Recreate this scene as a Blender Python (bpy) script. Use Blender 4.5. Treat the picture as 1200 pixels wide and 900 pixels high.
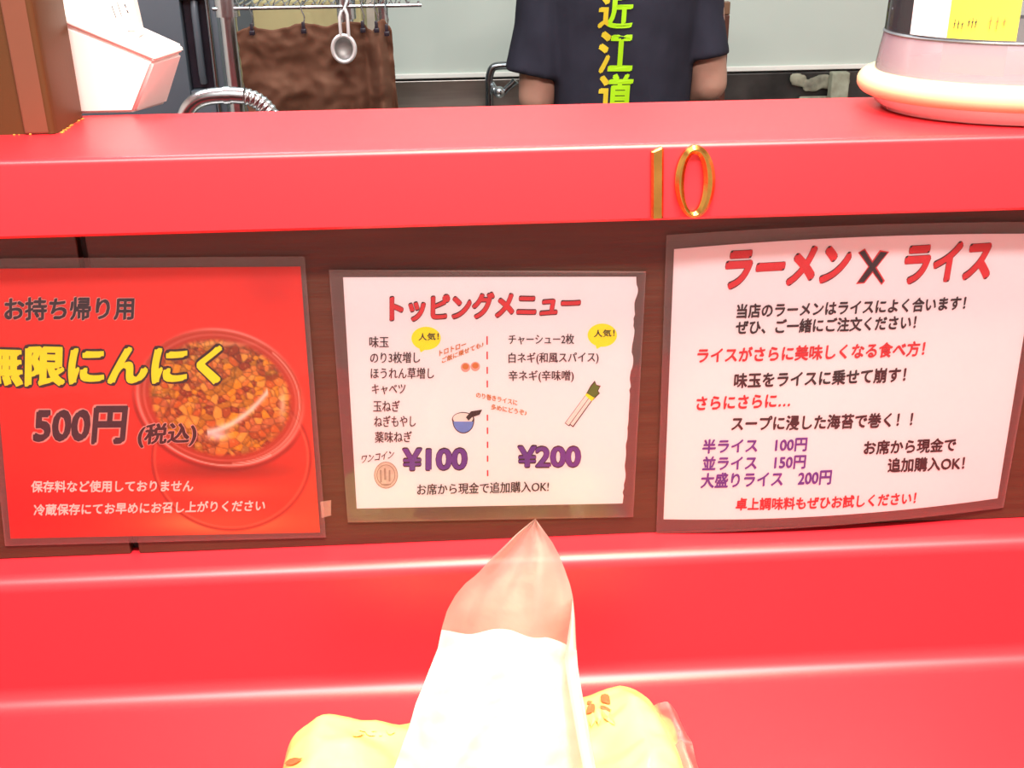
import bpy, bmesh, math, random
import numpy as np
from mathutils import Vector, Matrix, noise
from mathutils.bvhtree import BVHTree

for o in list(bpy.data.objects):
    bpy.data.objects.remove(o)
SC = bpy.context.scene
COL = SC.collection
random.seed(4)

# ------------------------------------------------------------------ camera
F = 1330.0                                     # focal length in pixels of a 1200 px wide frame
X_ = Vector((30000, 1040, -F)).normalized()    # world X seen from the camera
Z_ = -Vector((44, -2970, -F))
Z_ = (Z_ - Z_.dot(X_) * X_).normalized()
Y_ = Z_.cross(X_)
RM = Matrix((X_, Y_, Z_))                      # camera -> world
CAM = Vector((0, 0, 1.5))
cd = bpy.data.cameras.new('camera')
cam = bpy.data.objects.new('camera', cd)
COL.objects.link(cam)
cam.matrix_world = Matrix.Translation(CAM) @ RM.to_4x4()
cd.sensor_width = 36
cd.lens = F / 1200 * 36
cd.clip_start = 0.02
SC.camera = cam

# ------------------------------------------------------------------ world, lights, exposure
w = bpy.data.worlds.new('world')
SC.world = w
w.use_nodes = True
w.node_tree.nodes['Background'].inputs[0].default_value = (1, .93, .9, 1)
w.node_tree.nodes['Background'].inputs[1].default_value = .25
SC.view_settings.view_transform = 'Standard'
SC.view_settings.look = 'None'
SC.view_settings.exposure = 0.0
SC.view_settings.gamma = 1.0
SC.view_settings.use_curve_mapping = False


def area(name, loc, target, sx, sy, power, col):
    l = bpy.data.lights.new(name, 'AREA')
    l.shape = 'RECTANGLE'
    l.size, l.size_y, l.energy, l.color = sx, sy, power, col
    o = bpy.data.objects.new(name, l)
    COL.objects.link(o)
    o.location = loc
    o.rotation_euler = (Vector(target) - Vector(loc)).to_track_quat('-Z', 'Y').to_euler()
    return o


area('customer_ceiling_light', (.1, -.22, 2.6), (.1, .2, 0), 1.8, .14, 92, (1, .93, .89))
area('counter_downlight', (.15, .36, 2.5), (.12, .50, .9), .2, .2, 5.2, (1, .86, .55)).data.spread = math.radians(62)
area('kitchen_tube_light', (.2, 1.75, 2.55), (.2, 1.75, 0), 2.4, .35, 34, (.86, 1, 1))
area('kitchen_tube_light', (-.6, 1.25, 2.5), (-.5, .8, 1.2), .8, .3, 12, (1, .9, .95))

# ------------------------------------------------------------------ helpers


def ray(px, py):
    return RM @ Vector((px - 600, 450 - py, -F))


def aty(px, py, y):
    d = ray(px, py)
    return CAM + d * (y / d.y)


def atz(px, py, z):
    d = ray(px, py)
    return CAM + d * ((z - 1.5) / d.z)


def srgb(c):
    return tuple((x / 12.92 if x <= .04045 else ((x + .055) / 1.055) ** 2.4) for x in c)


def mat(name, col, rough=.5, metal=0, var=.0, vscale=20, bump=0, bscale=60, spec=.5, stretch=(1, 1, 1),
        col2=None, coat=0, sss=0, trans=0, alpha=1, ior=1.5, detail=4):
    m = bpy.data.materials.new(name)
    m.use_nodes = True
    nt = m.node_tree
    b = nt.nodes['Principled BSDF']
    b.inputs['Base Color'].default_value = (*col, 1)
    b.inputs['Roughness'].default_value = rough
    b.inputs['Metallic'].default_value = metal
    b.inputs['Specular IOR Level'].default_value = spec
    b.inputs['Coat Weight'].default_value = coat
    b.inputs['Coat Roughness'].default_value = .08
    b.inputs['Transmission Weight'].default_value = trans
    b.inputs['IOR'].default_value = ior
    b.inputs['Alpha'].default_value = alpha
    if sss:
        b.inputs['Subsurface Weight'].default_value = sss
        b.inputs['Subsurface Radius'].default_value = (.02, .01, .008)
    tc = nt.nodes.new('ShaderNodeTexCoord')
    mp = nt.nodes.new('ShaderNodeMapping')
    mp.inputs['Scale'].default_value = stretch
    nt.links.new(tc.outputs['Object'], mp.inputs['Vector'])
    if var or col2:
        n = nt.nodes.new('ShaderNodeTexNoise')
        n.inputs['Scale'].default_value = vscale
        n.inputs['Detail'].default_value = detail
        nt.links.new(mp.outputs[0], n.inputs['Vector'])
        r = nt.nodes.new('ShaderNodeValToRGB')
        r.color_ramp.elements[0].position = .3
        r.color_ramp.elements[1].position = .7
        c2 = col2 if col2 else tuple(c * (1 - var) for c in col)
        r.color_ramp.elements[0].color = (*c2, 1)
        r.color_ramp.elements[1].color = (*col, 1)
        nt.links.new(n.outputs['Fac'], r.inputs['Fac'])
        nt.links.new(r.outputs['Color'], b.inputs['Base Color'])
    if bump:
        n2 = nt.nodes.new('ShaderNodeTexNoise')
        n2.inputs['Scale'].default_value = bscale
        n2.inputs['Detail'].default_value = 5
        nt.links.new(mp.outputs[0], n2.inputs['Vector'])
        bp = nt.nodes.new('ShaderNodeBump')
        bp.inputs['Strength'].default_value = bump
        bp.inputs['Distance'].default_value = .003
        nt.links.new(n2.outputs['Fac'], bp.inputs['Height'])
        nt.links.new(bp.outputs['Normal'], b.inputs['Normal'])
    return m


def film(name, gloss=.08, haze=.05, col=(1, .9, .9), rough=.06, bump=.0):
    """clear plastic: mostly transparent, with a Fresnel gloss and a little milky haze"""
    m = bpy.data.materials.new(name)
    m.use_nodes = True
    nt = m.node_tree
    nt.nodes.remove(nt.nodes['Principled BSDF'])
    out = nt.nodes['Material Output']
    tr = nt.nodes.new('ShaderNodeBsdfTransparent')
    df = nt.nodes.new('ShaderNodeBsdfDiffuse')
    df.inputs[0].default_value = (*col, 1)
    gl = nt.nodes.new('ShaderNodeBsdfGlossy')
    gl.inputs['Roughness'].default_value = rough
    m1 = nt.nodes.new('ShaderNodeMixShader')
    m1.inputs[0].default_value = haze
    nt.links.new(tr.outputs[0], m1.inputs[1])
    nt.links.new(df.outputs[0], m1.inputs[2])
    lw = nt.nodes.new('ShaderNodeFresnel')
    lw.inputs['IOR'].default_value = 1.45
    mu = nt.nodes.new('ShaderNodeMath')
    mu.operation = 'MULTIPLY'
    mu.inputs[1].default_value = gloss / .04
    mu.use_clamp = True
    nt.links.new(lw.outputs[0], mu.inputs[0])
    m2 = nt.nodes.new('ShaderNodeMixShader')
    nt.links.new(mu.outputs[0], m2.inputs[0])
    nt.links.new(m1.outputs[0], m2.inputs[1])
    nt.links.new(gl.outputs[0], m2.inputs[2])
    nt.links.new(m2.outputs[0], out.inputs['Surface'])
    if bump:
        tc = nt.nodes.new('ShaderNodeTexCoord')
        n2 = nt.nodes.new('ShaderNodeTexNoise')
        n2.inputs['Scale'].default_value = 14
        bp = nt.nodes.new('ShaderNodeBump')
        bp.inputs['Strength'].default_value = bump
        bp.inputs['Distance'].default_value = .01
        nt.links.new(tc.outputs['Object'], n2.inputs['Vector'])
        nt.links.new(n2.outputs['Fac'], bp.inputs['Height'])
        nt.links.new(bp.outputs['Normal'], gl.inputs['Normal'])
        nt.links.new(bp.outputs['Normal'], lw.inputs['Normal'])
    return m


def tag(o, label=None, cat=None, group=None, kind=None):
    if label: o['label'] = label
    if cat: o['category'] = cat
    if group: o['group'] = group
    if kind: o['kind'] = kind
    return o


def empty(name, loc, label=None, cat=None, group=None):
    o = bpy.data.objects.new(name, None)
    COL.objects.link(o)
    o.location = loc
    o.empty_display_size = .03
    return tag(o, label, cat, group)


def link(name, me, m=None, parent=None, smooth=False):
    if m:
        for k in (m if isinstance(m, (list, tuple)) else [m]):
            me.materials.append(k)
    o = bpy.data.objects.new(name, me)
    COL.objects.link(o)
    if parent:
        o.parent = parent
        p = parent
        t = Vector((0, 0, 0))
        while p:
            t += p.location
            p = p.parent
        me.transform(Matrix.Translation(-t))
    if smooth:
        me.polygons.foreach_set('use_smooth', [True] * len(me.polygons))
    return o


def from_py(name, v, f, m=None, parent=None, smooth=False):
    me = bpy.data.meshes.new(name)
    me.from_pydata([tuple(p) for p in v], [], f)
    me.update()
    return link(name, me, m, parent, smooth)


def build(name, bm, m=None, parent=None, smooth=False, auto=None):
    me = bpy.data.meshes.new(name)
    bmesh.ops.recalc_face_normals(bm, faces=bm.faces)
    bm.to_mesh(me)
    bm.free()
    o = link(name, me, m, parent, smooth)
    if auto is not None:
        me.polygons.foreach_set('use_smooth', [True] * len(me.polygons))
        me.set_sharp_from_angle(angle=math.radians(auto))
    return o


def box(bm, c, s, bev=0, rot=None, seg=2):
    r = bmesh.ops.create_cube(bm, size=1)
    vs = r['verts']
    for v in vs:
        v.co = Vector((v.co.x * s[0], v.co.y * s[1], v.co.z * s[2]))
    if bev:
        es = list({e for v in vs for e in v.link_edges})
        r2 = bmesh.ops.bevel(bm, geom=es, offset=bev, segments=seg, affect='EDGES', profile=.5)
        vs = list({v for f in r2['faces'] for v in f.verts} | {v for v in vs if v.is_valid})
    for v in vs:
        if rot: v.co = rot @ v.co
        v.co += Vector(c)
    return vs


def tube(bm, pts, rad, seg=10, closed=False, caps=True):
    pts = [Vector(p) for p in pts]
    n = len(pts)
    rads = rad if isinstance(rad, (list, tuple)) else [rad] * n
    rings = []
    up = Vector((0, 0, 1))
    prev = None
    for i, p in enumerate(pts):
        a = pts[(i - 1) % n] if (closed or i > 0) else p
        b = pts[(i + 1) % n] if (closed or i < n - 1) else p
        t = (b - a).normalized()
        if prev is None:
            s = t.cross(up)
            if s.length < 1e-3: s = t.cross(Vector((1, 0, 0)))
        else:
            s = prev - t * prev.dot(t)
        s.normalize()
        prev = s
        u = t.cross(s)
        rings.append([bm.verts.new(p + (s * math.cos(k * 2 * math.pi / seg) + u * math.sin(k * 2 * math.pi / seg)) * rads[i])
                      for k in range(seg)])
    for i in range(n if closed else n - 1):
        A, B = rings[i], rings[(i + 1) % n]
        for k in range(seg):
            bm.faces.new((A[k], A[(k + 1) % seg], B[(k + 1) % seg], B[k]))
    if caps and not closed:
        bm.faces.new(rings[0])
        bm.faces.new(rings[-1])


def lathe(bm, prof, c=(0, 0, 0), seg=64, sx=1, sy=1, close=False):
    rings = []
    for r, z in prof:
        rings.append([bm.verts.new((c[0] + r * sx * math.cos(k * 2 * math.pi / seg), c[1] + r * sy * math.sin(k * 2 * math.pi / seg), c[2] + z))
                      for k in range(seg)])
    m = len(rings)
    for i in range(m if close else m - 1):
        A, B = rings[i], rings[(i + 1) % m]
        for k in range(seg):
            bm.faces.new((A[k], A[(k + 1) % seg], B[(k + 1) % seg], B[k]))
    return rings


def cone_chain(bm, pts, seg=16):
    """tapered limb: list of (point, radius) with round ends, later fused by a remesh"""
    P = [Vector(p) for p, r in pts]
    R = [r for p, r in pts]
    t0 = (P[1] - P[0]).normalized()
    t1 = (P[-1] - P[-2]).normalized()
    q, rr = [], []
    for a in (80, 55, 30, 12):
        q.append(P[0] - t0 * R[0] * math.sin(math.radians(a)))
        rr.append(R[0] * math.cos(math.radians(a)))
    q += P
    rr += R
    for a in (12, 30, 55, 80):
        q.append(P[-1] + t1 * R[-1] * math.sin(math.radians(a)))
        rr.append(R[-1] * math.cos(math.radians(a)))
    tube(bm, q, rr, seg)


def loft(bm, rings, seg=28, pw=2.0):
    """closed loft of superellipse rings: (centre, rx, ry)"""
    R = []
    for c, rx, ry in rings:
        ring = []
        for k in range(seg):
            a = k * 2 * math.pi / seg
            ca, sa = math.cos(a), math.sin(a)
            ring.append(bm.verts.new((c[0] + rx * math.copysign(abs(ca) ** (2 / pw), ca),
                                      c[1] + ry * math.copysign(abs(sa) ** (2 / pw), sa), c[2])))
        R.append(ring)
    for A, B in zip(R, R[1:]):
        for k in range(seg):
            bm.faces.new((A[k], A[(k + 1) % seg], B[(k + 1) % seg], B[k]))
    bm.faces.new(R[0])
    bm.faces.new(R[-1])


def fuse(name, bm, m, parent, voxel=.008, smooth=6, disp=None):
    me = bpy.data.meshes.new(name)
    bmesh.ops.recalc_face_normals(bm, faces=bm.faces)
    bm.to_mesh(me)
    bm.free()
    o = bpy.data.objects.new(name, me)
    COL.objects.link(o)
    r = o.modifiers.new('r', 'REMESH')
    r.mode = 'VOXEL'
    r.voxel_size = voxel
    s = o.modifiers.new('s', 'SMOOTH')
    s.iterations = smooth
    dg = bpy.context.evaluated_depsgraph_get()
    me2 = bpy.data.meshes.new_from_object(o.evaluated_get(dg))
    bpy.data.objects.remove(o)
    if disp:
        for v in me2.vertices:
            v.co += disp(v.co.copy())
    return link(name, me2, m, parent, True)


# ------------------------------------------------------------------ lettering (outlines of the built-in font, thickened like brush or serif print)
_g = {}


def glyph(s):
    if s in _g: return _g[s]
    c = bpy.data.curves.new('t', 'FONT')
    c.body = s
    c.resolution_u = 3
    o = bpy.data.objects.new('t', c)
    COL.objects.link(o)
    dg = bpy.context.evaluated_depsgraph_get()
    me = bpy.data.meshes.new_from_object(o.evaluated_get(dg))
    bm = bmesh.new()
    bm.from_mesh(me)
    bmesh.ops.remove_doubles(bm, verts=bm.verts, dist=1e-5)
    V = np.array([[v.co.x, v.co.y] for v in bm.verts])
    bm.verts.index_update()
    Fc = [[v.index for v in f.verts] for f in bm.faces]
    E = [(e.verts[0].index, e.verts[1].index) for e in bm.edges if len(e.link_faces) == 1]
    bm.free()
    bpy.data.objects.remove(o)
    bpy.data.curves.remove(c)
    bpy.data.meshes.remove(me)
    _g[s] = (V, Fc, E)
    return _g[s]


def thick(s, nibs=(), rnd=0, fill=True):
    """2-D polygons of the text s: fill plus the outline swept by nib vectors and by a round pen"""
    V, Fc, E = glyph(s)
    vs = [tuple(p) for p in V]
    fs = [list(f) for f in Fc] if fill else []
    for nb in nibs:
        for a, b in E:
            k = len(vs)
            p, q = V[a], V[b]
            vs += [(p[0] - nb[0], p[1] - nb[1]), (q[0] - nb[0], q[1] - nb[1]), (q[0] + nb[0], q[1] + nb[1]), (p[0] + nb[0], p[1] + nb[1])]
            fs.append([k, k + 1, k + 2, k + 3])
    if rnd:
        for a, b in E:
            p, q = V[a], V[b]
            d = q - p
            L = math.hypot(*d)
            if L < 1e-6: continue
            n = np.array([-d[1], d[0]]) / L * rnd
            k = len(vs)
            vs += [tuple(p - n), tuple(q - n), tuple(q + n), tuple(p + n)]
            fs.append([k, k + 1, k + 2, k + 3])
            k = len(vs)
            vs += [(p[0] + rnd * math.cos(t * math.pi / 3), p[1] + rnd * math.sin(t * math.pi / 3)) for t in range(6)]
            fs.append(list(range(k, k + 6)))
    return np.array(vs), fs


BRUSH = ((.02, .034), (.026, -.004))
SERIF = ((.022, 0), (.014, .006))
LIGHT = ((.012, .004),)


class Sheet:
    """a print surface: maps a pixel of the photograph to a point of the sheet that hangs on the riser panel"""

    def __init__(s, depth):
        s.d = depth

    def at(s, px, py, lift=0):
        p = aty(px, py, .729)
        for _ in range(4):
            p = aty(px, py, .73 - s.d(p.x, p.z) - lift)
        return p

    def on(s, a, b, lift):
        return Vector((a, .73 - s.d(a, b) - lift, b))

    def text(s, name, string, p0, p1, h, m, parent, lift=.0003, nibs=SERIF, rnd=0, shear=0, wob=0, label=None):
        V, fs = thick(string, nibs, rnd)
        B = glyph(string)[0]
        mn, mx = B.min(0), B.max(0)
        A = s.at(*p0)
        U = s.at(*p1) - A
        W = s.at(p0[0], p0[1] - h) - A
        vs = []
        ml = [7e-5] * len(B)
        for q_, pl_ in enumerate(fs):
            if pl_[0] >= len(B):
                while len(ml) < pl_[0] + len(pl_): ml.append(3e-6 * (q_ % 21))
        for (x, y), dl in zip(V, ml):
            gx = (x - mn[0]) / (mx[0] - mn[0])
            gy = (y - mn[1]) / (mx[1] - mn[1])
            if wob:
                gy += wob * math.sin(gx * 31) + wob * .6 * math.sin(gx * 13 + 1)
            gx += shear * gy * W.length / U.length
            vs.append(s.on(A.x + U.x * gx + W.x * gy, A.z + U.z * gx + W.z * gy, lift + dl))
        o = from_py(name, vs, fs, m, parent)
        if label: o['label'] = label
        return o

    def poly(s, name, polys, m, parent, lift=.0002, label=None):
        vs, fs = [], []
        for q_, pl in enumerate(polys):
            k = len(vs)
            vs += [s.at(x, y, lift + 3e-6 * (q_ % 20)) for x, y in pl]
            fs.append(list(range(k, k + len(pl))))
        o = from_py(name, vs, fs, m, parent)
        if label: o['label'] = label
        return o


def ell(cx, cy, rx, ry, n=28, a0=0, a1=360, rot=0):
    r = math.radians(rot)
    out = []
    for k in range(n):
        a = math.radians(a0 + (a1 - a0) * k / (n if a1 - a0 == 360 else n - 1))
        x, y = rx * math.cos(a), ry * math.sin(a)
        out.append((cx + x * math.cos(r) - y * math.sin(r), cy + x * math.sin(r) + y * math.cos(r)))
    return out


def stroke(pts, w, closed=False):
    """pixel polyline to quads of width w"""
    out = []
    n = len(pts)
    for i in range(n if closed else n - 1):
        (x0, y0), (x1, y1) = pts[i], pts[(i + 1) % n]
        L = math.hypot(x1 - x0, y1 - y0) or 1
        nx, ny = -(y1 - y0) / L * w / 2, (x1 - x0) / L * w / 2
        ex, ey = (x1 - x0) / L * w * .15, (y1 - y0) / L * w * .15
        out.append([(x0 - nx - ex, y0 - ny - ey), (x1 - nx + ex, y1 - ny + ey), (x1 + nx + ex, y1 + ny + ey), (x0 + nx - ex, y0 + ny - ey)])
    return out


# ------------------------------------------------------------------ materials
M = {}
M['red'] = mat('red_laminate', (.78, .020, .032), .40, var=.05, vscale=3, bump=.03, bscale=900, spec=.6, coat=.32)
M['red'].node_tree.nodes['Principled BSDF'].inputs['Coat Roughness'].default_value = .4
M['wood'] = mat('brown_woodgrain_board', (.062, .022, .011), .42, col2=(.042, .014, .007), vscale=9, stretch=(1, 1, 14), bump=.15, bscale=30, detail=8)
M['post'] = mat('brown_vinyl_woodgrain', (.085, .036, .013), .4, col2=(.076, .032, .012), vscale=5, spec=.2, stretch=(3, 3, .4), bump=.02, bscale=200, detail=6)
M['gold'] = mat('gold_metal', (.72, .42, .10), .22, metal=1, var=.3, vscale=60, bump=.1, bscale=120)
M['coinline'] = mat('tan_ink', (.42, .29, .23), .5, var=.2, vscale=200)
M['paper'] = mat('white_paper', (.95, .93, .96), .6, var=.03, vscale=12)
M['film'] = film('clear_laminate', .035, .12, (.9, .55, .50), .07, .15)
M['film_p'] = film('clear_laminate_over_print', .03, .01, (1, .9, .9), .07, .15)
M['ink'] = mat('dark_ink', (.035, .016, .022), .5, var=.3, vscale=200)
M['inkgrey'] = mat('grey_ink', (.035, .028, .042), .5, var=.3, vscale=200)
M['inkred'] = mat('red_ink', (.72, .03, .04), .5, var=.1, vscale=150)
M['inkpurple'] = mat('purple_ink', (.15, .045, .36), .5, var=.1, vscale=150)
M['inkyellow'] = mat('yellow_ink', (.95, .93, .01), .5, var=.05, vscale=150)
M['inkorange'] = mat('orange_ink', (.66, .22, .05), .5, var=.1, vscale=150)
M['inkwhite'] = mat('white_ink', (.95, .85, .80), .5, var=.05, vscale=150)
M['inkpink'] = mat('pale_pink_ink', (.85, .42, .36), .5, var=.1, vscale=150)
M['inkgreen'] = mat('green_ink', (.08, .20, .02), .5, var=.1, vscale=150)
M['inkblue'] = mat('blue_ink', (.16, .30, .75), .5, var=.1, vscale=150)
M['inkcoin'] = mat('silver_ink', (.80, .64, .54), .5, var=.25, vscale=300)
M['wall'] = mat('pale_green_wall_panel', (.60, .66, .60), .45, var=.06, vscale=3, bump=.03, bscale=20)
M['room'] = mat('cream_plaster', (.80, .74, .68), .8, var=.05, vscale=4)
M['kit'] = mat('grey_kitchen_wall', (.38, .40, .40), .6, var=.1, vscale=4)
M['ceil'] = mat('white_ceiling', (.82, .81, .79), .85, var=.03, vscale=3)
M['floor'] = mat('grey_floor_tile', (.12, .10, .09), .5, var=.2, vscale=6)
M['steel'] = mat('brushed_stainless', (.42, .40, .37), .3, metal=1, var=.25, vscale=7, stretch=(1, 1, 10), bump=.05, bscale=300)
M['dsteel'] = mat('dark_stained_steel', (.13, .125, .12), .38, metal=.8, col2=(.05, .05, .05), vscale=9, bump=.1, bscale=60)
M['chrome'] = mat('chrome', (.62, .66, .69), .25, metal=1, var=.08, vscale=40)
M['darkchrome'] = mat('dull_chrome', (.32, .34, .36), .25, metal=1, var=.3, vscale=30)
M['cloth'] = mat('brown_cloth', (.15, .072, .045), .9, col2=(.115, .052, .033), vscale=9, bump=.4, bscale=35, stretch=(1, 1, .6), spec=.1)
M['black'] = mat('black_rubber', (.02, .018, .02), .5, var=.3, vscale=30)
M['card'] = mat('yellowish_cardboard', (.52, .46, .23), .7, var=.12, vscale=6)
M['grey'] = mat('dark_grey_plastic', (.10, .115, .14), .32, var=.15, vscale=5)
M['dark'] = mat('near_black_recess', (.025, .02, .032), .35, var=.3, vscale=20)
M['white'] = mat('white_plastic', (.88, .80, .76), .35, var=.03, vscale=12)
M['label'] = mat('white_label', (.92, .90, .84), .5, var=.03, vscale=20)
M['skin'] = mat('skin', (.55, .30, .22), .5, var=.12, vscale=25, bump=.1, bscale=200, sss=.15)
M['shirt'] = mat('navy_black_cotton', (.032, .030, .048), .85, var=.35, vscale=8, bump=.35, bscale=18, spec=.25)
M['pants'] = mat('dark_trousers', (.03, .03, .035), .8, var=.3, vscale=8, bump=.3, bscale=30)
M['hair'] = mat('black_hair', (.012, .01, .009), .5, var=.4, vscale=90, bump=.6, bscale=120, stretch=(1, 1, .2))
M['shoe'] = mat('white_work_shoe', (.6, .6, .58), .5, var=.1, vscale=20)
M['lime'] = mat('lime_print', (.45, .85, .0), .6, var=.05, vscale=60)
M['amber'] = mat('amber_print', (.80, .58, .02), .6, var=.1, vscale=60)
M['cream'] = mat('cream_plastic', (.80, .62, .36), .3, var=.04, vscale=10)
M['tissue'] = mat('white_tissue', (.97, .93, .84), .95, var=.03, vscale=40, bump=.12, bscale=160, spec=.05)
M['pack'] = mat('pale_yellow_pack_film', (.93, .73, .23), .28, var=.05, vscale=14, bump=.25, bscale=25, coat=.5)
M['packprint'] = mat('red_brown_print', (.62, .16, .06), .4, var=.15, vscale=90)
M['packprint2'] = mat('soft_gold_print', (.90, .62, .22), .4, var=.15, vscale=90)
M['seal'] = film('clear_pack_film', .03, .2, (1, .6, .45), .3)
M['crumb'] = mat('orange_crumb', (.75, .33, .05), .7, var=.3, vscale=200)

# thin sheet tissue lets light through
nt = M['tissue'].node_tree
tl = nt.nodes.new('ShaderNodeBsdfTranslucent')
tl.inputs[0].default_value = (.97, .88, .76, 1)
mx = nt.nodes.new('ShaderNodeMixShader')
mx.inputs[0].default_value = .35
nt.links.new(nt.nodes['Principled BSDF'].outputs[0], mx.inputs[1])
nt.links.new(tl.outputs[0], mx.inputs[2])
nt.links.new(mx.outputs[0], nt.nodes['Material Output'].inputs['Surface'])

M['tissue_thin_dim'] = M['tissue'].copy()  # thin rear ply; the upper tissue's weaker light is put into its darker beige
M['tissue_thin_dim'].name = 'thin_dimmed_tissue_ply'
nt = M['tissue_thin_dim'].node_tree
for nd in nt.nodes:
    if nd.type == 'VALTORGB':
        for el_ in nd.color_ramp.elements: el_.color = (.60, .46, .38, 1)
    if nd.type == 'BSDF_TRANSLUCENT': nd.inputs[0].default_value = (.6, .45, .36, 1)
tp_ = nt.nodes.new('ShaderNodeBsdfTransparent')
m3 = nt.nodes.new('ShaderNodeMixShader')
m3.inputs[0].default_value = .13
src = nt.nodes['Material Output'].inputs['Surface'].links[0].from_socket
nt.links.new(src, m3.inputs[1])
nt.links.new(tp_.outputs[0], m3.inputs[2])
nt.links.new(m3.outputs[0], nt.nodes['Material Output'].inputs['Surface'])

# ------------------------------------------------------------------ setting: the room
XL, XR, YF, YB, ZC = -1.9, 2.5, -1.6, 3.0, 2.7


def slab(name, c, s, m, bev=0, parent=None, label=None):
    bm = bmesh.new()
    box(bm, c, s, bev)
    o = build(name, bm, m, parent)
    if label: o['label'] = label
    return o


cx, cy = (XL + XR) / 2, (YF + YB) / 2
for nm, c, s, m in (('floor', (cx, cy, -.05), (XR - XL + .2, YB - YF + .2, .1), M['floor']),
                    ('ceiling', (cx, cy, ZC + .05), (XR - XL + .2, YB - YF + .2, .1), M['ceil']),
                    ('wall_left', (XL - .05, cy, ZC / 2), (.1, YB - YF + .2, ZC), M['room']),
                    ('wall_right', (XR + .05, cy, ZC / 2), (.1, YB - YF + .2, ZC), M['room']),
                    ('wall_front', (cx, YF - .05, ZC / 2), (XR - XL + .2, .1, ZC), M['room']),
                    ('wall_back', (cx, YB + .05, ZC / 2), (XR - XL + .2, .1, ZC), M['kit'])):
    o = slab(name=nm, c=c, s=s, m=m)
    o['kind'] = 'structure'
    if nm == 'wall_back': WB = o
zb = aty(700, 87, 2.98).z
xl = aty(452, 60, 2.98).x
slab('wall_panel', ((xl + XR) / 2, 2.99, (zb + ZC) / 2), (XR - xl, .02, ZC - zb), M['wall'], .003, WB, 'pale grey-green smooth panel')
slab('panel_edge_strip', ((xl + XR) / 2, 2.976, zb + .006), (XR - xl, .01, .012), M['label'], .002, WB)

# ------------------------------------------------------------------ counter
DF, DP, DS = .70, .73, .70      # distances of fascia, riser panel and splash
ZT, ZLED, ZFB, ZS = .937, 1.0455, 1.297, 1.3465
CXL, CXR = -1.5, 2.1


def extrude_profile(name, prof, x0, x1, m, parent=None, auto=40, nx=2):
    v, f = [], []
    n = len(prof)
    for i in range(nx):
        x = x0 + (x1 - x0) * i / (nx - 1)
        v += [(x, y, z) for y, z in prof]
    for i in range(nx - 1):
        for k in range(n):
            a, b = i * n + k, i * n + (k + 1) % n
            f.append([a, b, b + n, a + n])
    f.append(list(range(n))[::-1])
    f.append(list(range((nx - 1) * n, nx * n)))
    me = bpy.data.meshes.new(name)
    me.from_pydata(v, [], f)
    bm = bmesh.new()
    bm.from_mesh(me)
    bpy.data.meshes.remove(me)
    return build(name, bm, m, parent, auto=auto)


def arc(cy_, cz_, r, a0, a1, n=8):
    return [(cy_ + r * math.cos(math.radians(a0 + (a1 - a0) * k / n)), cz_ + r * math.sin(math.radians(a0 + (a1 - a0) * k / n))) for k in range(n + 1)]


# table with its raised splash, one post-formed piece: front edge, flat top, cove, splash face, rounded nose, ledge
counter = empty('dining_counter', (.1, .5, 0), 'long glossy red laminate counter top curving up into a low splash under the menu sheets', 'counter')
rc, rn = .016, .011
prof = [(.12, ZT - .04)] + arc(.12 + .012, ZT - .012, .012, 180, 90, 6)
prof += arc(DS - rc, ZT + rc, rc, 270, 360, 8)
prof += arc(DS + rn, ZLED - rn, rn, 180, 90, 8)
prof += [(.765, ZLED), (.765, ZT - .04)]
extrude_profile('worktop', prof, CXL, CXR, M['red'], counter)
slab('counter_base', (.3, .62, (ZT - .04) / 2), (3.6, .26, ZT - .0405), M['wood'], 0, counter)

shelf = empty('raised_shelf', (.1, .77, ZS), 'upper red laminate shelf with thick rounded front edge bearing the seat number', 'shelf')
rs = .004
zs0 = ZFB
prof = [(.84, ZS - .0)] + [(DF + .03, ZS)] + arc(DF + rs, ZS - rs, rs, 90, 180, 6) + [(DF, zs0 + .002), (DF + .002, zs0), (.84, zs0)]
extrude_profile('shelf_board', prof[::-1], CXL, CXR, M['red'], shelf)

riser = empty('riser_panel', (.1, .74, ZLED), 'brown wood-grain riser board between the red shelf and red counter', 'panel')
seam_t, seam_b = aty(102, 290, .73), aty(152, 645, .73)
xs = (seam_t.x + seam_b.x) / 2
slab('panel_board', ((CXL + xs - .003) / 2, .7375, (ZLED + ZFB) / 2), (xs - .003 - CXL, .015, ZFB - ZLED), M['wood'], .0012, riser)
slab('panel_board', ((CXR + xs + .003) / 2, .7375, (ZLED + ZFB) / 2), (CXR - xs - .003, .015, ZFB - ZLED), M['wood'], .0012, riser)
slab('joint_strip', (xs, .742, (ZLED + ZFB) / 2), (.008, .006, ZFB - ZLED), mat('dark_brown_gap', (.03, .014, .012), .7, var=.2), 0, riser)

# kitchen-side cabinet below the raised shelf, carries it and hides behind the riser
slab('kitchen_worktop', (.3, 1.02, .425), (3.6, .46, .85), M['steel'], .004)
bpy.data.objects['kitchen_worktop']
tag(bpy.data.objects['kitchen_worktop'], 'stainless kitchen worktop hidden behind the raised red shelf', 'worktop')

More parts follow.
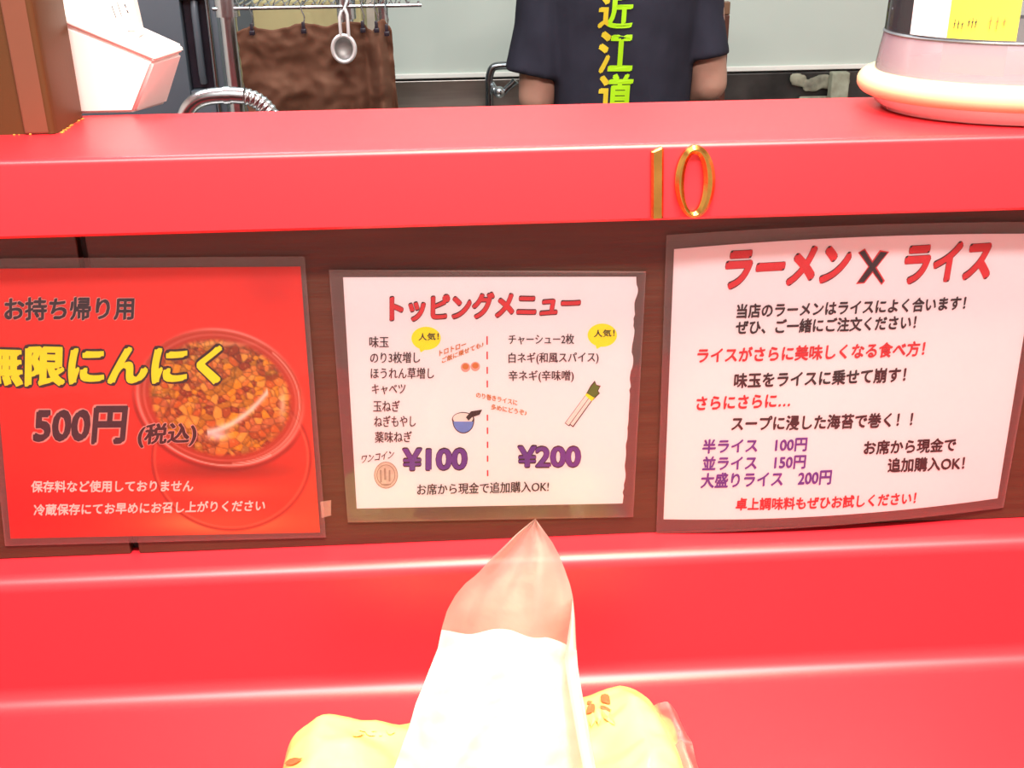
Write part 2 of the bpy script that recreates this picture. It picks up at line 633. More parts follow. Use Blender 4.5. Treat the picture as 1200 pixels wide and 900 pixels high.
# ------------------------------------------------------------------ seat number digits on the fascia
def extrude_ring(name, outer, inner, y0, th, m, bev, label, cat, group):
    """bevelled digit from pixel outlines on the fascia plane"""
    def P(px, y):
        q = aty(px[0], px[1], DF)
        return Vector((q.x, y, q.z))
    co = sum((P(p, y0) for p in outer), Vector()) / len(outer)
    e = empty(name, (co.x, y0, co.z), label, cat, group)
    bm = bmesh.new()
    n = len(outer)

    def inset(pts, d):
        k = len(pts)
        out = []
        c = sum(pts, Vector()) / k
        for i, p in enumerate(pts):
            a, b = pts[i - 1], pts[(i + 1) % k]
            t = (b - a).normalized()
            nn = Vector((t.z, 0, -t.x))
            if nn.dot(c - p) < 0: nn = -nn
            out.append(p + nn * d)
        return out
    O0 = [P(p, y0) for p in outer]
    if inner:
        I0 = [P(p, y0) for p in inner]
        layers = [(O0, 0), (O0, th * .6), (inset(O0, bev), th), (inset(I0, -bev), th), (I0, th * .6), (I0, 0)]
        rings = [[bm.verts.new(Vector((p.x, y0 - t, p.z))) for p in L] for L, t in layers]
        for A, B in zip(rings, rings[1:] + rings[:1]):
            for k in range(n):
                bm.faces.new((A[k], A[(k + 1) % n], B[(k + 1) % n], B[k]))
    else:
        layers = [(O0, 0), (O0, th * .6), (inset(O0, bev), th)]
        rings = [[bm.verts.new(Vector((p.x, y0 - t, p.z))) for p in L] for L, t in layers]
        for A, B in zip(rings, rings[1:]):
            for k in range(n):
                bm.faces.new((A[k], A[(k + 1) % n], B[(k + 1) % n], B[k]))
        bm.faces.new(rings[0])
        bm.faces.new(rings[-1])
    build('digit_body', bm, m, e, auto=35)
    return e


one = [(762.5, 255), (762.5, 177), (774, 171), (777, 173), (776.5, 254)]
extrude_ring('number_digit', one, None, DF - .0002, .004, M['gold'], .0013, 'gold metal numeral one stuck on the red shelf edge', 'number', 'gold seat number digits')
zo = ell(813.5, 211.5, 23.5, 42.5, 40, rot=2)
zi = ell(812, 213, 11.5, 34, 40, rot=2)
extrude_ring('number_digit', zo, zi, DF - .0002, .005, M['gold'], .0022, 'gold metal numeral zero beside the one on the red shelf edge', 'number', 'gold seat number digits')

# ------------------------------------------------------------------ laminated sheets


def quadpt(Q, s, t, bt=0, bb=0):
    (TL, TR, BR, BL) = Q
    x = (TL[0] * (1 - s) + TR[0] * s) * (1 - t) + (BL[0] * (1 - s) + BR[0] * s) * t
    y = (TL[1] * (1 - s) + TR[1] * s) * (1 - t) + (BL[1] * (1 - s) + BR[1] * s) * t
    y += 4 * s * (1 - s) * (bt * (1 - t) + bb * t)
    return x, y


def sheet_grid(name, S, Q, m, parent, lift, nx, ny, bt=0, bb=0, colfn=None, th=.00025, jag=0, label=None):
    v, f, pc = [], [], []
    for j in range(ny + 1):
        for i in range(nx + 1):
            s, t = i / nx, j / ny
            px, py = quadpt(Q, s, t, bt, bb)
            if jag and (i == nx):
                px += jag * noise.noise((0, py * .06, 3)) + jag * .5 * noise.noise((0, py * .2, 7))
            pc.append((px, py))
            v.append(S.at(px, py, lift))
    for j in range(ny):
        for i in range(nx):
            a = j * (nx + 1) + i
            f.append([a, a + nx + 1, a + nx + 2, a + 1])
    # thin border skirt gives the sheet its thickness
    n = len(v)
    edge = [i for i in range(nx + 1)] + [j * (nx + 1) + nx for j in range(1, ny + 1)] + \
           [ny * (nx + 1) + i for i in range(nx - 1, -1, -1)] + [j * (nx + 1) for j in range(ny - 1, 0, -1)]
    L = len(edge)
    for dy in (0, th):
        for k in edge:
            v.append(v[k] + Vector((0, dy, 0)))
            pc.append(pc[k])
    for k in range(L):
        f.append([n + k, n + (k + 1) % L, n + L + (k + 1) % L, n + L + k])
    o = from_py(name, v, f, m, parent, True)
    if colfn:
        ca = o.data.color_attributes.new('print', 'FLOAT_COLOR', 'POINT')
        P = np.array(pc)
        C = colfn(P[:, 0], P[:, 1])
        ca.data.foreach_set('color', np.concatenate([C, np.ones((len(C), 1))], 1).astype(np.float32).ravel())
    if label: o['label'] = label
    return o


def cover(S, Qo, Qi, parent, bt, bb, lift=.0009, n=16):
    """clear pouch: the rim round the paper and the pane over it"""
    sheet_grid('laminate_film', S, Qo, M['film_p'], parent, lift, n, n, bt, bb, th=.0002)
    sheet_grid('laminate_backing', S, Qo, M['film'], parent, -.0001, n, n, bt, bb, th=.0001)


S1 = Sheet(lambda a, b: .0012 + .0015 * math.sin((b - 1.05) * 14) ** 2)
S2 = Sheet(lambda a, b: .0012)
b0, b1 = aty(980, 605, .72), aty(980, 280, .72)


def d3(a, b):
    t = min(1, max(0, (b1.z - b) / (b1.z - b0.z)))
    s = (a - aty(785, 450, .72).x) / (aty(1200, 450, .72).x - aty(785, 450, .72).x)
    s = min(1, max(0, s))
    return .0015 + .007 * math.sin(math.pi * s) * t ** 1.5 + .004 * math.sin(math.pi * s) * (1 - t) ** 3


_c1, _c2 = aty(785, 450, .72).x, aty(1200, 450, .72).x


def d3(a, b):
    t = min(1, max(0, (b1.z - b) / (b1.z - b0.z)))
    s = min(1, max(0, (a - _c1) / (_c2 - _c1)))
    return .0015 + .007 * math.sin(math.pi * s) * t ** 1.5 + .003 * math.sin(math.pi * s) * (1 - t) ** 3


S3 = Sheet(d3)

# --- left sheet: red take-away poster with a printed photograph of a tub
rng = np.random.RandomState(3)
cells = []
for _ in range(430):
    a, r = rng.rand() * 6.283, math.sqrt(rng.rand())
    cells.append((258 + 94 * r * math.cos(a), 466 + 78 * r * math.sin(a)))
cells = np.array(cells)
pal = np.array([(.72, .36, .09), (.80, .48, .16), (.60, .28, .06), (.85, .60, .22), (.66, .44, .06), (.52, .20, .04), (.83, .55, .05), (.70, .40, .2)])
ccol = pal[rng.randint(0, len(pal), len(cells))]


def poster(x, y):
    n = len(x)
    base = np.tile(np.array([.90, .18, .13]), (n, 1))

    def mixc(c, w):
        nonlocal base
        w = np.clip(w, 0, 1)[:, None]
        base = base * (1 - w) + np.array(c) * w
    g = np.clip((x - 40) / 320, 0, 1) * np.clip((y - 330) / 260, 0, 1)
    mixc((.96, .36, .20), g * .7)
    mixc((.93, .12, .12), np.clip(1 - np.hypot((x - 10) / 130, (y - 600) / 60), 0, 1))
    mixc((1.0, .66, .38), np.exp(-(((x - 255) / 75) ** 2 + ((y - 612) / 14) ** 2)) * .8)
    mixc((.78, .10, .09), np.exp(-(((x - 320) / 40) ** 2 + ((y - 335) / 25) ** 2)) * .5)
    # tub: side wall and base below the lid
    ex = (x - 271) / 93
    ey = (y - 537) / 84
    rr = np.hypot(ex, ey)
    mixc((.80, .20, .13), (rr < 1) * .65)
    mixc((.62, .12, .08), np.exp(-((rr - 1) / .018) ** 2) * .75)
    mixc((.98, .55, .40), np.exp(-((rr - .965) / .014) ** 2) * .5)
    mixc((.93, .45, .28), np.exp(-(((x - 265) / 60) ** 2 + ((y - 575) / 10) ** 2)) * .5)
    # rotated lid
    ca, sa = math.cos(math.radians(14)), math.sin(math.radians(14))
    dx, dy = x - 258, y - 466
    u, v = (dx * ca + dy * sa) / 98, (-dx * sa + dy * ca) / 79
    r = np.hypot(u, v)
    mixc((.62, .25, .13), (r < 1) * .6)
    mixc((.55, .13, .07), np.exp(-((r - 1.05) / .03) ** 2) * np.clip(v * 2, 0, 1) * .8)
    mixc((.50, .14, .06), np.exp(-(((x - 262) / 75) ** 2 + ((y - 551) / 10) ** 2)) * .6)
    # garlic pieces
    gm = r < .875
    idx = np.where(gm)[0]
    if len(idx):
        P = np.stack([x[idx], y[idx]], 1)
        D = np.hypot(P[:, None, 0] - cells[None, :, 0], (P[:, None, 1] - cells[None, :, 1]) * 1.2)
        k = D.argmin(1)
        dd = np.partition(D, 1, axis=1)
        e = np.clip((dd[:, 1] - dd[:, 0]) / 2.2, 0, 1)
        col = ccol[k] * (.72 + .38 * e)[:, None]
        off = P - cells[k]
        hl = np.clip(1 - np.hypot(off[:, 0] + 1.2, off[:, 1] + 1.4) / 1.6, 0, 1)[:, None]
        col = col * (1 - hl * .5) + np.array([1, .85, .5]) * hl * .5
        fd = np.clip((.875 - r[idx]) / .06, 0, 1)[:, None]
        base[idx] = base[idx] * (1 - fd) + col * fd
    ang = np.degrees(np.arctan2(v, u))
    mixc((.95, .60, .55), np.exp(-((r - 1.0) / .022) ** 2) * (.55 + .4 * np.sin(np.radians(ang * 3))))
    mixc((.85, .45, .38), np.exp(-((r - .92) / .014) ** 2) * .7)
    mixc((.97, .75, .70), np.exp(-((r - .96) / .010) ** 2) * ((ang > -60) & (ang < 70)) * .8)
    mixc((.95, .82, .78), np.exp(-((r - .99) / .012) ** 2) * ((ang > 40) & (ang < 130)) * .8)
    # printed gloss streaks on the lid
    t = np.clip((x - 243) / 70, 0, 1)
    yc = 507 - 8 * np.sin(t * 2.0) - 40 * t ** 2.4
    mixc((1, .97, .95), np.exp(-((y - yc) / 4.5) ** 2) * ((x > 243) & (x < 314)) * .85)
    mixc((.95, .92, .95), np.exp(-(((x - 256) / 14) ** 2 + ((y - 511) / 6) ** 2)) * .8)
    mixc((.98, .9, .8), np.exp(-(((x - 331) / 4) ** 2 + ((y - 475) / 16) ** 2)) * .7)
    mixc((.95, .85, .7), np.exp(-(((x - 265) / 30) ** 2 + ((y - 403) / 2.5) ** 2)) * .35)
    base = np.clip(base, 0, 1)
    return np.where(base <= .04045, base / 12.92, ((base + .055) / 1.055) ** 2.4) * 1.03


pm = bpy.data.materials.new('printed_poster')
pm.use_nodes = True
at = pm.node_tree.nodes.new('ShaderNodeAttribute')
at.attribute_name = 'print'
pm.node_tree.links.new(at.outputs['Color'], pm.node_tree.nodes['Principled BSDF'].inputs['Base Color'])
pm.node_tree.nodes['Principled BSDF'].inputs['Roughness'].default_value = .45

Qo1 = ((-30, 303), (357, 300.5), (382, 630), (6, 640))
Qi1 = ((-16, 315), (352, 312.5), (375, 624), (12.5, 631))
c = S1.at(180, 465)
sh1 = empty('menu_sheet', (c.x, .73, c.z), 'laminated red take-away poster with yellow lettering and a tub of chopped garlic', 'menu')
sheet_grid('printed_paper', S1, Qi1, pm, sh1, .0001, 250, 220, colfn=poster)
cover(S1, Qo1, Qi1, sh1, 0, 0)


def lettering(S, sh, s, p0, p1, h, m, outline=None, ow=.05, **kw):
    if outline:
        kw2 = dict(kw)
        kw2['lift'] = .00025
        S.text('lettering_outline', s, p0, p1, h, outline, sh, rnd=ow, **kw2)
    S.text('lettering', s, p0, p1, h, m, sh, lift=.0004, **kw)


lettering(S1, sh1, 'お持ち帰り用', (6, 375), (156, 374), 26, M['inkgrey'], M['inkpink'], .055, nibs=((.03, .03), (.03, -.005)), wob=.0)
lettering(S1, sh1, '無限にんにく', (-20, 451), (256, 449), 45, M['inkyellow'], M['ink'], .095, nibs=((.045, .04), (.05, 0)), wob=.01)
lettering(S1, sh1, '500円', (40, 519), (145, 518), 41, M['inkgrey'], M['inkpink'], .075, nibs=((.03, .045), (.035, -.0)), shear=.05)
lettering(S1, sh1, '(税込)', (161, 524), (228, 522), 27, M['ink'], M['inkpink'], .065, nibs=((.028, .028), (.03, 0)), shear=.1)
lettering(S1, sh1, '保存料など使用しておりません', (37, 576.5), (226, 575.5), 13, M['inkwhite'], nibs=BRUSH)
lettering(S1, sh1, '冷蔵保存にてお早めにお召し上がりください', (40, 604), (310, 598.5), 13, M['inkwhite'], nibs=BRUSH)
S1.poly('tape_piece', [[(375, 588), (388, 586), (388, 604), (377, 607)]], M['seal'], sh1, .0012, 'small clear tape bit')

# --- middle sheet: toppings
Qo2 = ((385.5, 316), (757, 318), (742, 606), (407.6, 612.5))
Qi2 = ((402, 325), (746.6, 324.4), (730, 590), (418, 596))
c = S2.at(572, 465)
sh2 = empty('menu_sheet', (c.x, .73, c.z), 'white laminated toppings menu between the two other sheets, red title and purple prices', 'menu')
sheet_grid('paper', S2, Qi2, M['paper'], sh2, .0001, 24, 60, jag=3)
cover(S2, Qo2, Qi2, sh2, 0, 0)
L2 = lambda *a, **k: lettering(S2, sh2, *a, **k)
L2('トッピングメニュー', (458, 376), (678, 369), 29, M['inkred'], M['ink'], .068, nibs=((.045, .03), (.05, -.01)), wob=.012)
for s, p0, p1, h in (('味玉', (433, 407), (455.4, 407), 13), ('のり3枚増し', (434, 425.5), (492, 425), 13), ('ほうれん草増し', (434.6, 443.7), (508.4, 443.5), 13),
                     ('キャベツ', (436, 462), (475, 461.5), 12), ('玉ねぎ', (437.5, 482), (468.4, 482), 13), ('ねぎもやし', (438.5, 500), (487, 499.5), 13),
                     ('薬味ねぎ', (439.5, 518.6), (482.4, 518), 13), ('お席から現金で追加購入OK!', (489, 580), (642.6, 576), 13),
                     ('チャーシュー2枚', (596, 403.5), (672.5, 403), 12), ('白ネギ(和風スパイス)', (596, 427), (701, 426), 14), ('辛ネギ(辛味噌)', (596, 448), (672, 447.5), 14)):
    L2(s, p0, p1, h, M['ink'], nibs=((.018, .004),))
L2('ワンコイン', (423, 542.6), (460.6, 536.5), 9, M['ink'], nibs=((.02, .01),), shear=.15)
L2('¥100', (473, 551), (546, 549.5), 25, M['inkpurple'], M['ink'], .055, nibs=((.04, 0), (.03, .01)))
L2('¥200', (608, 547), (679, 546.5), 24, M['inkpurple'], M['ink'], .055, nibs=((.04, 0), (.03, .01)))
for (bx, by, tx, ty) in ((499.3, 396.5, 493, 413), (705.8, 392.8, 699.5, 409)):
    S2.poly('speech_bubble', [ell(bx, by, 17.2, 13.6, 32), [(bx - 9, by + 9), (tx, ty), (bx + 1, by + 12)]], M['inkyellow'], sh2, .0002, 'yellow speech bubble')
L2('人気！', (490.5, 399), (514, 398), 8.5, M['ink'], nibs=((.02, .01),))
L2('人気！', (696, 395), (720, 394), 8.5, M['ink'], nibs=((.02, .01),))
L2('トロトロー', (515, 417), (546, 406), 6.5, M['inkorange'], nibs=((.03, .02),))
L2('ご飯に乗せても♪', (518, 425.5), (566.5, 406), 6.5, M['inkorange'], nibs=((.03, .02),))
L2('のり巻きライスに', (558, 465.5), (606, 475), 6.5, M['inkorange'], nibs=((.03, .02),))
L2('多めにどうぞ♪', (575.6, 479.5), (617, 487), 6.5, M['inkorange'], nibs=((.03, .02),))
S2.poly('egg_picture_white', [ell(545.5, 430.5, 5.5, 5.5), ell(557, 429.5, 5.5, 5.5)], M['inkpink'], sh2, .0002)
S2.poly('egg_picture', [ell(545.5, 429.5, 3.8, 3.4), ell(557, 428.5, 3.8, 3.4)], M['inkorange'], sh2, .0003, 'orange egg halves')
for a, b in ((394, 404), (412, 421), (430, 438), (446, 454), (486, 493), (501, 508.5), (517.6, 525), (534, 541), (551, 558)):
    S2.poly('red_dash', [[(570 + (a - 394) * .004, a), (571.6 + (a - 394) * .004, a), (571.6 + (b - 394) * .004, b), (570 + (b - 394) * .004, b)]], M['inkred'], sh2, .0003)
# rice bowl drawing
S2.poly('bowl_picture_outline', [ell(542.8, 491.5, 13.2, 8.6), ell(543, 493, 12.8, 15, 24, 0, 180)], M['ink'], sh2, .00018)
S2.poly('bowl_picture', [ell(543, 494, 11.6, 12.8, 24, 0, 180)], M['inkblue'], sh2, .00034, 'blue rice bowl')
S2.poly('rice_picture', [ell(542.5, 490.5, 11.8, 6.6)], M['inkwhite'], sh2, .00026)
S2.poly('seaweed_picture', [[(546, 489), (552, 482), (565, 480), (562, 486), (553, 489), (549, 493)]], M['ink'], sh2, .0004)
# leek drawing
lk = stroke([(665, 497), (690, 463)], 6.4) + stroke([(670, 498.5), (694, 465)], 5.4)
S2.poly('leek_picture_outline', lk + [[(686, 463), (692, 452), (697, 446), (699, 451), (704, 452), (701, 458), (703, 461), (695, 469)]], M['ink'], sh2, .00018)
S2.poly('leek_picture', stroke([(665, 496.4), (689, 463.6)], 4.6) + stroke([(670.2, 497.6), (693.4, 465.6)], 3.6), M['inkwhite'], sh2, .00026, 'white leek stalks')
S2.poly('leek_picture_band', [[(685.5, 463), (689, 460), (697, 466), (693, 470)]], M['inkyellow'], sh2, .0003)
S2.poly('leek_picture_leaf', [[(688, 461), (692.5, 453), (697, 448), (699, 452), (703, 453), (700, 458), (702, 461), (696, 466)]], M['inkgreen'], sh2, .00034, 'green leek top')
# coin drawing
S2.poly('coin_picture_outline', [ell(452.3, 556.8, 14.0, 15.8)], M['coinline'], sh2, .00018)
S2.poly('coin_picture', [ell(452.3, 556.8, 13.1, 14.9)], M['inkcoin'], sh2, .00026, 'silver coin')
S2.poly('coin_picture_marks', stroke(ell(452.3, 556.8, 10.5, 12), .9, True) + stroke([(446, 551), (446.5, 565)], 2) + stroke([(451, 549), (451.5, 562)], 2.4) +
        stroke([(456.5, 551), (456.5, 564)], 2) + stroke([(447, 568), (458, 567.5)], 1.4), M['coinline'], sh2, .00034)

# --- right sheet
Qo3 = ((781, 275.5), (1236, 260), (1176, 595), (769, 625.5))
Qi3 = ((790, 292), (1219, 274), (1169, 584), (777.6, 608.6))
c = S3.at(980, 440)
sh3 = empty('menu_sheet', (c.x, .73, c.z), 'curling white laminated rice menu below the gold number, red brush title and purple prices', 'menu')
sheet_grid('paper', S3, Qi3, M['paper'], sh3, .0001, 40, 40, bt=-5, bb=8)
cover(S3, Qo3, Qi3, sh3, -4, 6, n=40)
L3 = lambda *a, **k: lettering(S3, sh3, *a, **k)
L3('ラーメン', (848, 337), (990, 329), 41, M['inkred'], M['ink'], .06, nibs=((.045, .05), (.05, -.01)), shear=.15)
L3('ライス', (1058, 331), (1157, 325), 42, M['inkred'], M['ink'], .06, nibs=((.045, .05), (.05, -.01)), shear=.15)
cr = [[(1007, 296), (1013, 293), (1035, 329), (1033, 332)], [(1032, 295), (1040, 296), (1012, 331), (1005, 331)]]
S3.poly('cross_outline', [[(1005.5, 296), (1013.5, 291), (1037, 329), (1033, 334)], [(1031, 293), (1042, 295), (1013, 332), (1003, 333)]], M['inkred'], sh3, .0003)
S3.poly('cross', cr, M['ink'], sh3, .0005, 'dark cross')
for s, p0, p1, h, m in (('当店のラーメンはライスによく合います！', (863, 372.5), (1130, 362.5), 16, 'ink'), ('ぜひ、ご一緒にご注文ください！', (862, 391.5), (1072, 385), 16, 'ink'),
                        ('ライスがさらに美味しくなる食べ方！', (817, 425), (1082, 416.5), 17, 'inkred'), ('味玉をライスに乗せて崩す！', (860, 454.5), (1060, 447), 17, 'ink'),
                        ('さらにさらに…', (816, 480), (925, 476), 15, 'inkred'), ('スープに浸した海苔で巻く！！', (857, 504.5), (1068, 499), 16.5, 'ink'),
                        ('半ライス　100円', (823, 531), (944.5, 528), 16, 'inkpurple'), ('並ライス　150円', (823, 551), (943, 548.5), 16, 'inkpurple'),
                        ('大盛りライス　200円', (821, 571.5), (973, 567), 17, 'inkpurple'), ('お席から現金で', (1012, 532.5), (1119, 528.5), 16, 'ink'),
                        ('追加購入OK！', (1040, 553), (1129, 550), 16, 'ink'), ('卓上調味料もぜひお試しください！', (862, 597.5), (1072, 590), 14, 'inkred')):
    L3(s, p0, p1, h, M[m], nibs=((.022, .036), (.03, -.004)), shear=.06)

# ------------------------------------------------------------------ brown post on the shelf, left
pf = atz(52, 157, ZS)
pb_ = atz(110, 138, ZS)
xr = (atz(52, 157, ZS).x + pb_.x) / 2
post = empty('wooden_post', (xr - .1, pf.y + .05, ZS), 'brown wood-grain post with rounded corner standing on the left of the red shelf', 'post')
bm = bmesh.new()
w0, d0 = .2, max(.05, pb_.y - pf.y)
r0 = .004
rect = [(xr - w0, pf.y)] + [(xr - .016, pf.y)] + [(xr - .0155, pf.y - .0012), (xr - .004, pf.y - .0012), (xr - .001, pf.y), (xr, pf.y + .003)] + [(xr + .001, pf.y + d0), (xr - w0, pf.y + d0)]
lo = [bm.verts.new((x, y, ZS)) for x, y in rect]
hi = [bm.verts.new((x, y, ZC)) for x, y in rect]
for k in range(len(rect)):
    bm.faces.new((lo[k], lo[(k + 1) % len(rect)], hi[(k + 1) % len(rect)], hi[k]))
bm.faces.new(lo)
bm.faces.new(hi)
build('post_body', bm, M['post'], post, auto=25)
slab('corner_strip', (xr - .0125, pf.y - .0008, (ZS + ZC) / 2), (.017, .003, ZC - ZS - .001), mat('lighter_strip', (.15, .055, .03), .35, var=.1, vscale=4, stretch=(3, 3, .4)), .0012, post)
bm = bmesh.new()
tube(bm, [(xr - .004, pf.y + .0005, ZS + .0005), (xr - .004, pf.y + .0005, ZC)], .0032, 10)
build('corner_bead', bm, M['post'], post, auto=40)
# crumbs of glue along its foot
bm = bmesh.new()
for k in range(34):
    t = random.random()
    if random.random() < .65:
        p = Vector((xr + .002, pf.y + d0 * t, ZS))
    else:
        p = Vector((xr - .07 * t, pf.y - .002, ZS))
    r = random.uniform(.0003, .0008)
    bmesh.ops.create_icosphere(bm, subdivisions=1, radius=r, matrix=Matrix.Translation(p + Vector((random.uniform(-.001, .001), 0, r * .6))) @ Matrix.Diagonal((1.4, 1, .8, 1)))
tag(build('glue_crumb', bm, M['crumb']), 'orange crumbs of glue along the foot of the brown post', 'crumbs', kind='stuff')

# ------------------------------------------------------------------ white plastic device behind the post
yd = .80
BC = atz(157, 133.5, ZS)                # front bottom corner
e = empty('plastic_dispenser', (BC.x - .04, BC.y + .03, ZS), 'white plastic tabletop device with slanted top and paper label behind the brown post', 'device')
TC = aty(180, 73, BC.y - .008)          # front top corner
RB = aty(196, 119, BC.y + .034)
RB.z = ZS + .001
RT = aty(214, 62, BC.y + .040)
LB = aty(100, 133.5, BC.y + .0)
LB.z = ZS + .001
LT = aty(93, 38, BC.y + .0)
BC.z = ZS + .001


def hull(name, lower, upper, m, parent, bev=.002, seg=3):
    bm = bmesh.new()
    a = [bm.verts.new(p) for p in lower]
    b = [bm.verts.new(p) for p in upper]
    n = len(a)
    for k in range(n):
        bm.faces.new((a[k], a[(k + 1) % n], b[(k + 1) % n], b[k]))
    bm.faces.new(a)
    bm.faces.new(b)
    bmesh.ops.bevel(bm, geom=list(bm.edges), offset=bev, segments=seg, affect='EDGES')
    return build(name, bm, m, parent, auto=60)


lft = Vector((-.07, 0, 0))
bkv = Vector((0, .05, 0))
rim = Vector((0, 0, .006))
DL, DR = LB + lft * .6, LT + lft * .6
DR.z = LT.z + .02
hull('body', [DL, BC, RB, RB + Vector((-.05, .02, 0)), DL + bkv], [DR, TC, RT, RT + Vector((-.05, .022, .012)), DR + Vector((0, .055, .012))], M['white'], e)
s_ = lambda p, k: p + Vector((0, -.0012 * k, 0))
hull('top_cover', [s_(DR, 1) + Vector((0, 0, .0005)), s_(TC, 1.5) + Vector((.0012, 0, .0005)), RT + Vector((.0015, 0, .0005)), RT + Vector((-.05, .022, .0125)), DR + Vector((0, .055, .0125))],
     [s_(DR, 1) + rim, s_(TC, 1.5) + rim + Vector((.0006, 0, 0)), RT + rim + Vector((.001, 0, 0)), RT + Vector((-.05, .022, .0125)) + rim * 2, DR + Vector((0, .055, .0125)) + rim * 2], M['white'], e, .0018)
A0, A1 = aty(107, 36, BC.y + .018), aty(163, 34, BC.y + .018)
A0.z = A1.z = min(A0.z, A1.z) - .006
up = Vector((-.012, .022, .085))
hull('upright_holder', [A0 + Vector((-.05, .0, .0)), A1, A1 + Vector((0, .016, 0)), A0 + Vector((-.05, .016, 0))], [A0 + Vector((-.05, 0, 0)) + up, A1 + up, A1 + up + Vector((0, .012, 0)), A0 + up + Vector((-.05, .012, 0))], M['white'], e, .0015)
lf = Vector((0, -.0006, 0))
LAB = [aty(124, 34, 0) if False else A0 + Vector((.012, 0, .004)), A1 + Vector((-.002, 0, .004))]
from_py('paper_label', [LAB[0] + lf + up * .02, LAB[1] + lf + up * .02, LAB[1] + lf + up * .98, LAB[0] + lf + up * .98], [[0, 1, 2, 3]], M['label'], e)


def text3d(name, string, O, U, W, m, parent, nibs=LIGHT, rnd=0):
    V, fs = thick(string, nibs, rnd)
    B = glyph(string)[0]
    mn, mx_ = B.min(0), B.max(0)
    vs = [O + U * ((x - mn[0]) / (mx_[0] - mn[0])) + W * ((y - mn[1]) / (mx_[1] - mn[1])) for x, y in V]
    return from_py(name, vs, fs, m, parent)


lu = (LAB[1] - LAB[0])
marks = [((.33, .22), (.39, .12), .035), ((.40, .22), (.42, .19), .02), ((.55, .24), (.60, .13), .03), ((.63, .24), (.69, .12), .018), ((.79, .23), (.82, .20), .05),
         ((.83, .18), (.86, .155), .05), ((.89, .22), (.93, .15), .018), ((.34, .085), (.42, .085), .012), ((.57, .095), (.66, .098), .014), ((.80, .105), (.92, .11), .016),
         ((.50, .03), (.56, .045), .02), ((.84, .04), (.86, .065), .02), ((.89, .065), (.93, .035), .018)]
for (x0, y0), (x1, y1), wd in marks:
    P0, P1 = LAB[0] + lf * 1.6 + lu * x0 + up * y0, LAB[0] + lf * 1.6 + lu * x1 + up * y1
    dirv = (P1 - P0).normalized()
    nn = dirv.cross(Vector((0, 1, 0))).normalized() * (wd * lu.length * .45)
    from_py('label_print', [P0 - nn, P1 - nn, P1 + nn, P0 + nn], [[0, 1, 2, 3]], M['inkgrey'], e)


# ------------------------------------------------------------------ water pitcher, right end of the shelf
jl = atz(1022, 124, ZS)
rx, ry = .108, .078
jc = Vector((jl.x + rx * .985, DF + .012 + ry, ZS))
jug = empty('water_pitcher', jc, 'clear plastic pitcher with cream ring and yellow label on the red shelf', 'pitcher')
M['clear'] = film('clear_plastic_wall', .05, .03, (.8, .85, 1), .04)
M['frost'] = film('frosted_plastic_wall', .05, .34, (.70, .58, .68), .25)
M['basep'] = film('clear_plastic_foot', .08, .75, (.95, .78, .76), .12)
sq = ry / rx


def zpx(y, dy):   # height on the pitcher's left outline seen at pixel row y
    return aty(1015, y, jc.y + dy).z - ZS


z1, z2, z3, z4 = zpx(112, 0), zpx(98, 0), zpx(83, 0), zpx(39, 0)
R0 = rx
bm = bmesh.new()
lathe(bm, [(.0, .001), (R0 * .955, .001), (R0 * .97, .003), (R0 * 1.0, z1 * .5), (R0 * 1.02, z1), (R0 * .97, z1), (R0 * .93, .006), (0, .006)], jc, sy=sq)
build('base', bm, M['basep'], jug, auto=40)
bm = bmesh.new()
prof = [(R0 * 1.0, z1 * .9), (R0 * 1.03, z1)] + [(R0 * 1.035 + .010 * math.sin(math.radians(a)), (z1 + z3) / 2 - (z3 - z1) / 2 * math.cos(math.radians(a))) for a in range(20, 170, 15)] + [(R0 * 1.03, z3), (R0 * .95, z3), (R0 * .95, z1)]
lathe(bm, prof, jc, sy=sq, close=True)
build('ring', bm, M['cream'], jug, auto=50)
bm = bmesh.new()
lathe(bm, [(R0 * 1.02, z3), (R0 * 1.005, (z3 + z4) / 2), (R0 * .985, z4), (R0 * .955, z4), (R0 * .98, (z3 + z4) / 2), (R0 * .98, z3)], jc, sy=sq, close=True)
build('frosted_band', bm, M['frost'], jug, auto=40)
ZJ = .24
bm = bmesh.new()
lathe(bm, [(R0 * .985, z4), (R0 * .97, z4 + .06), (R0 * .95, ZJ), (R0 * .93, ZJ), (R0 * .95, z4 + .06), (R0 * .965, z4)], jc, sy=sq, close=True)
build('body', bm, M['clear'], jug, auto=40)
bm = bmesh.new()
lathe(bm, [(R0 * .985, z4 - .0012), (R0 * .995, z4), (R0 * .985, z4 + .0012), (R0 * .95, z4 + .001), (R0 * .95, z4 - .001)], jc, sy=sq, close=True)
build('seam_line', bm, M['grey'], jug, auto=40)
bm = bmesh.new()
lathe(bm, [(0, ZJ + .02), (R0 * .6, ZJ + .02), (R0 * .98, ZJ + .012), (R0 * .99, ZJ), (R0 * .96, ZJ - .001), (0, ZJ - .001)], jc, sy=sq)
build('lid', bm, M['cream'], jug, auto=40)


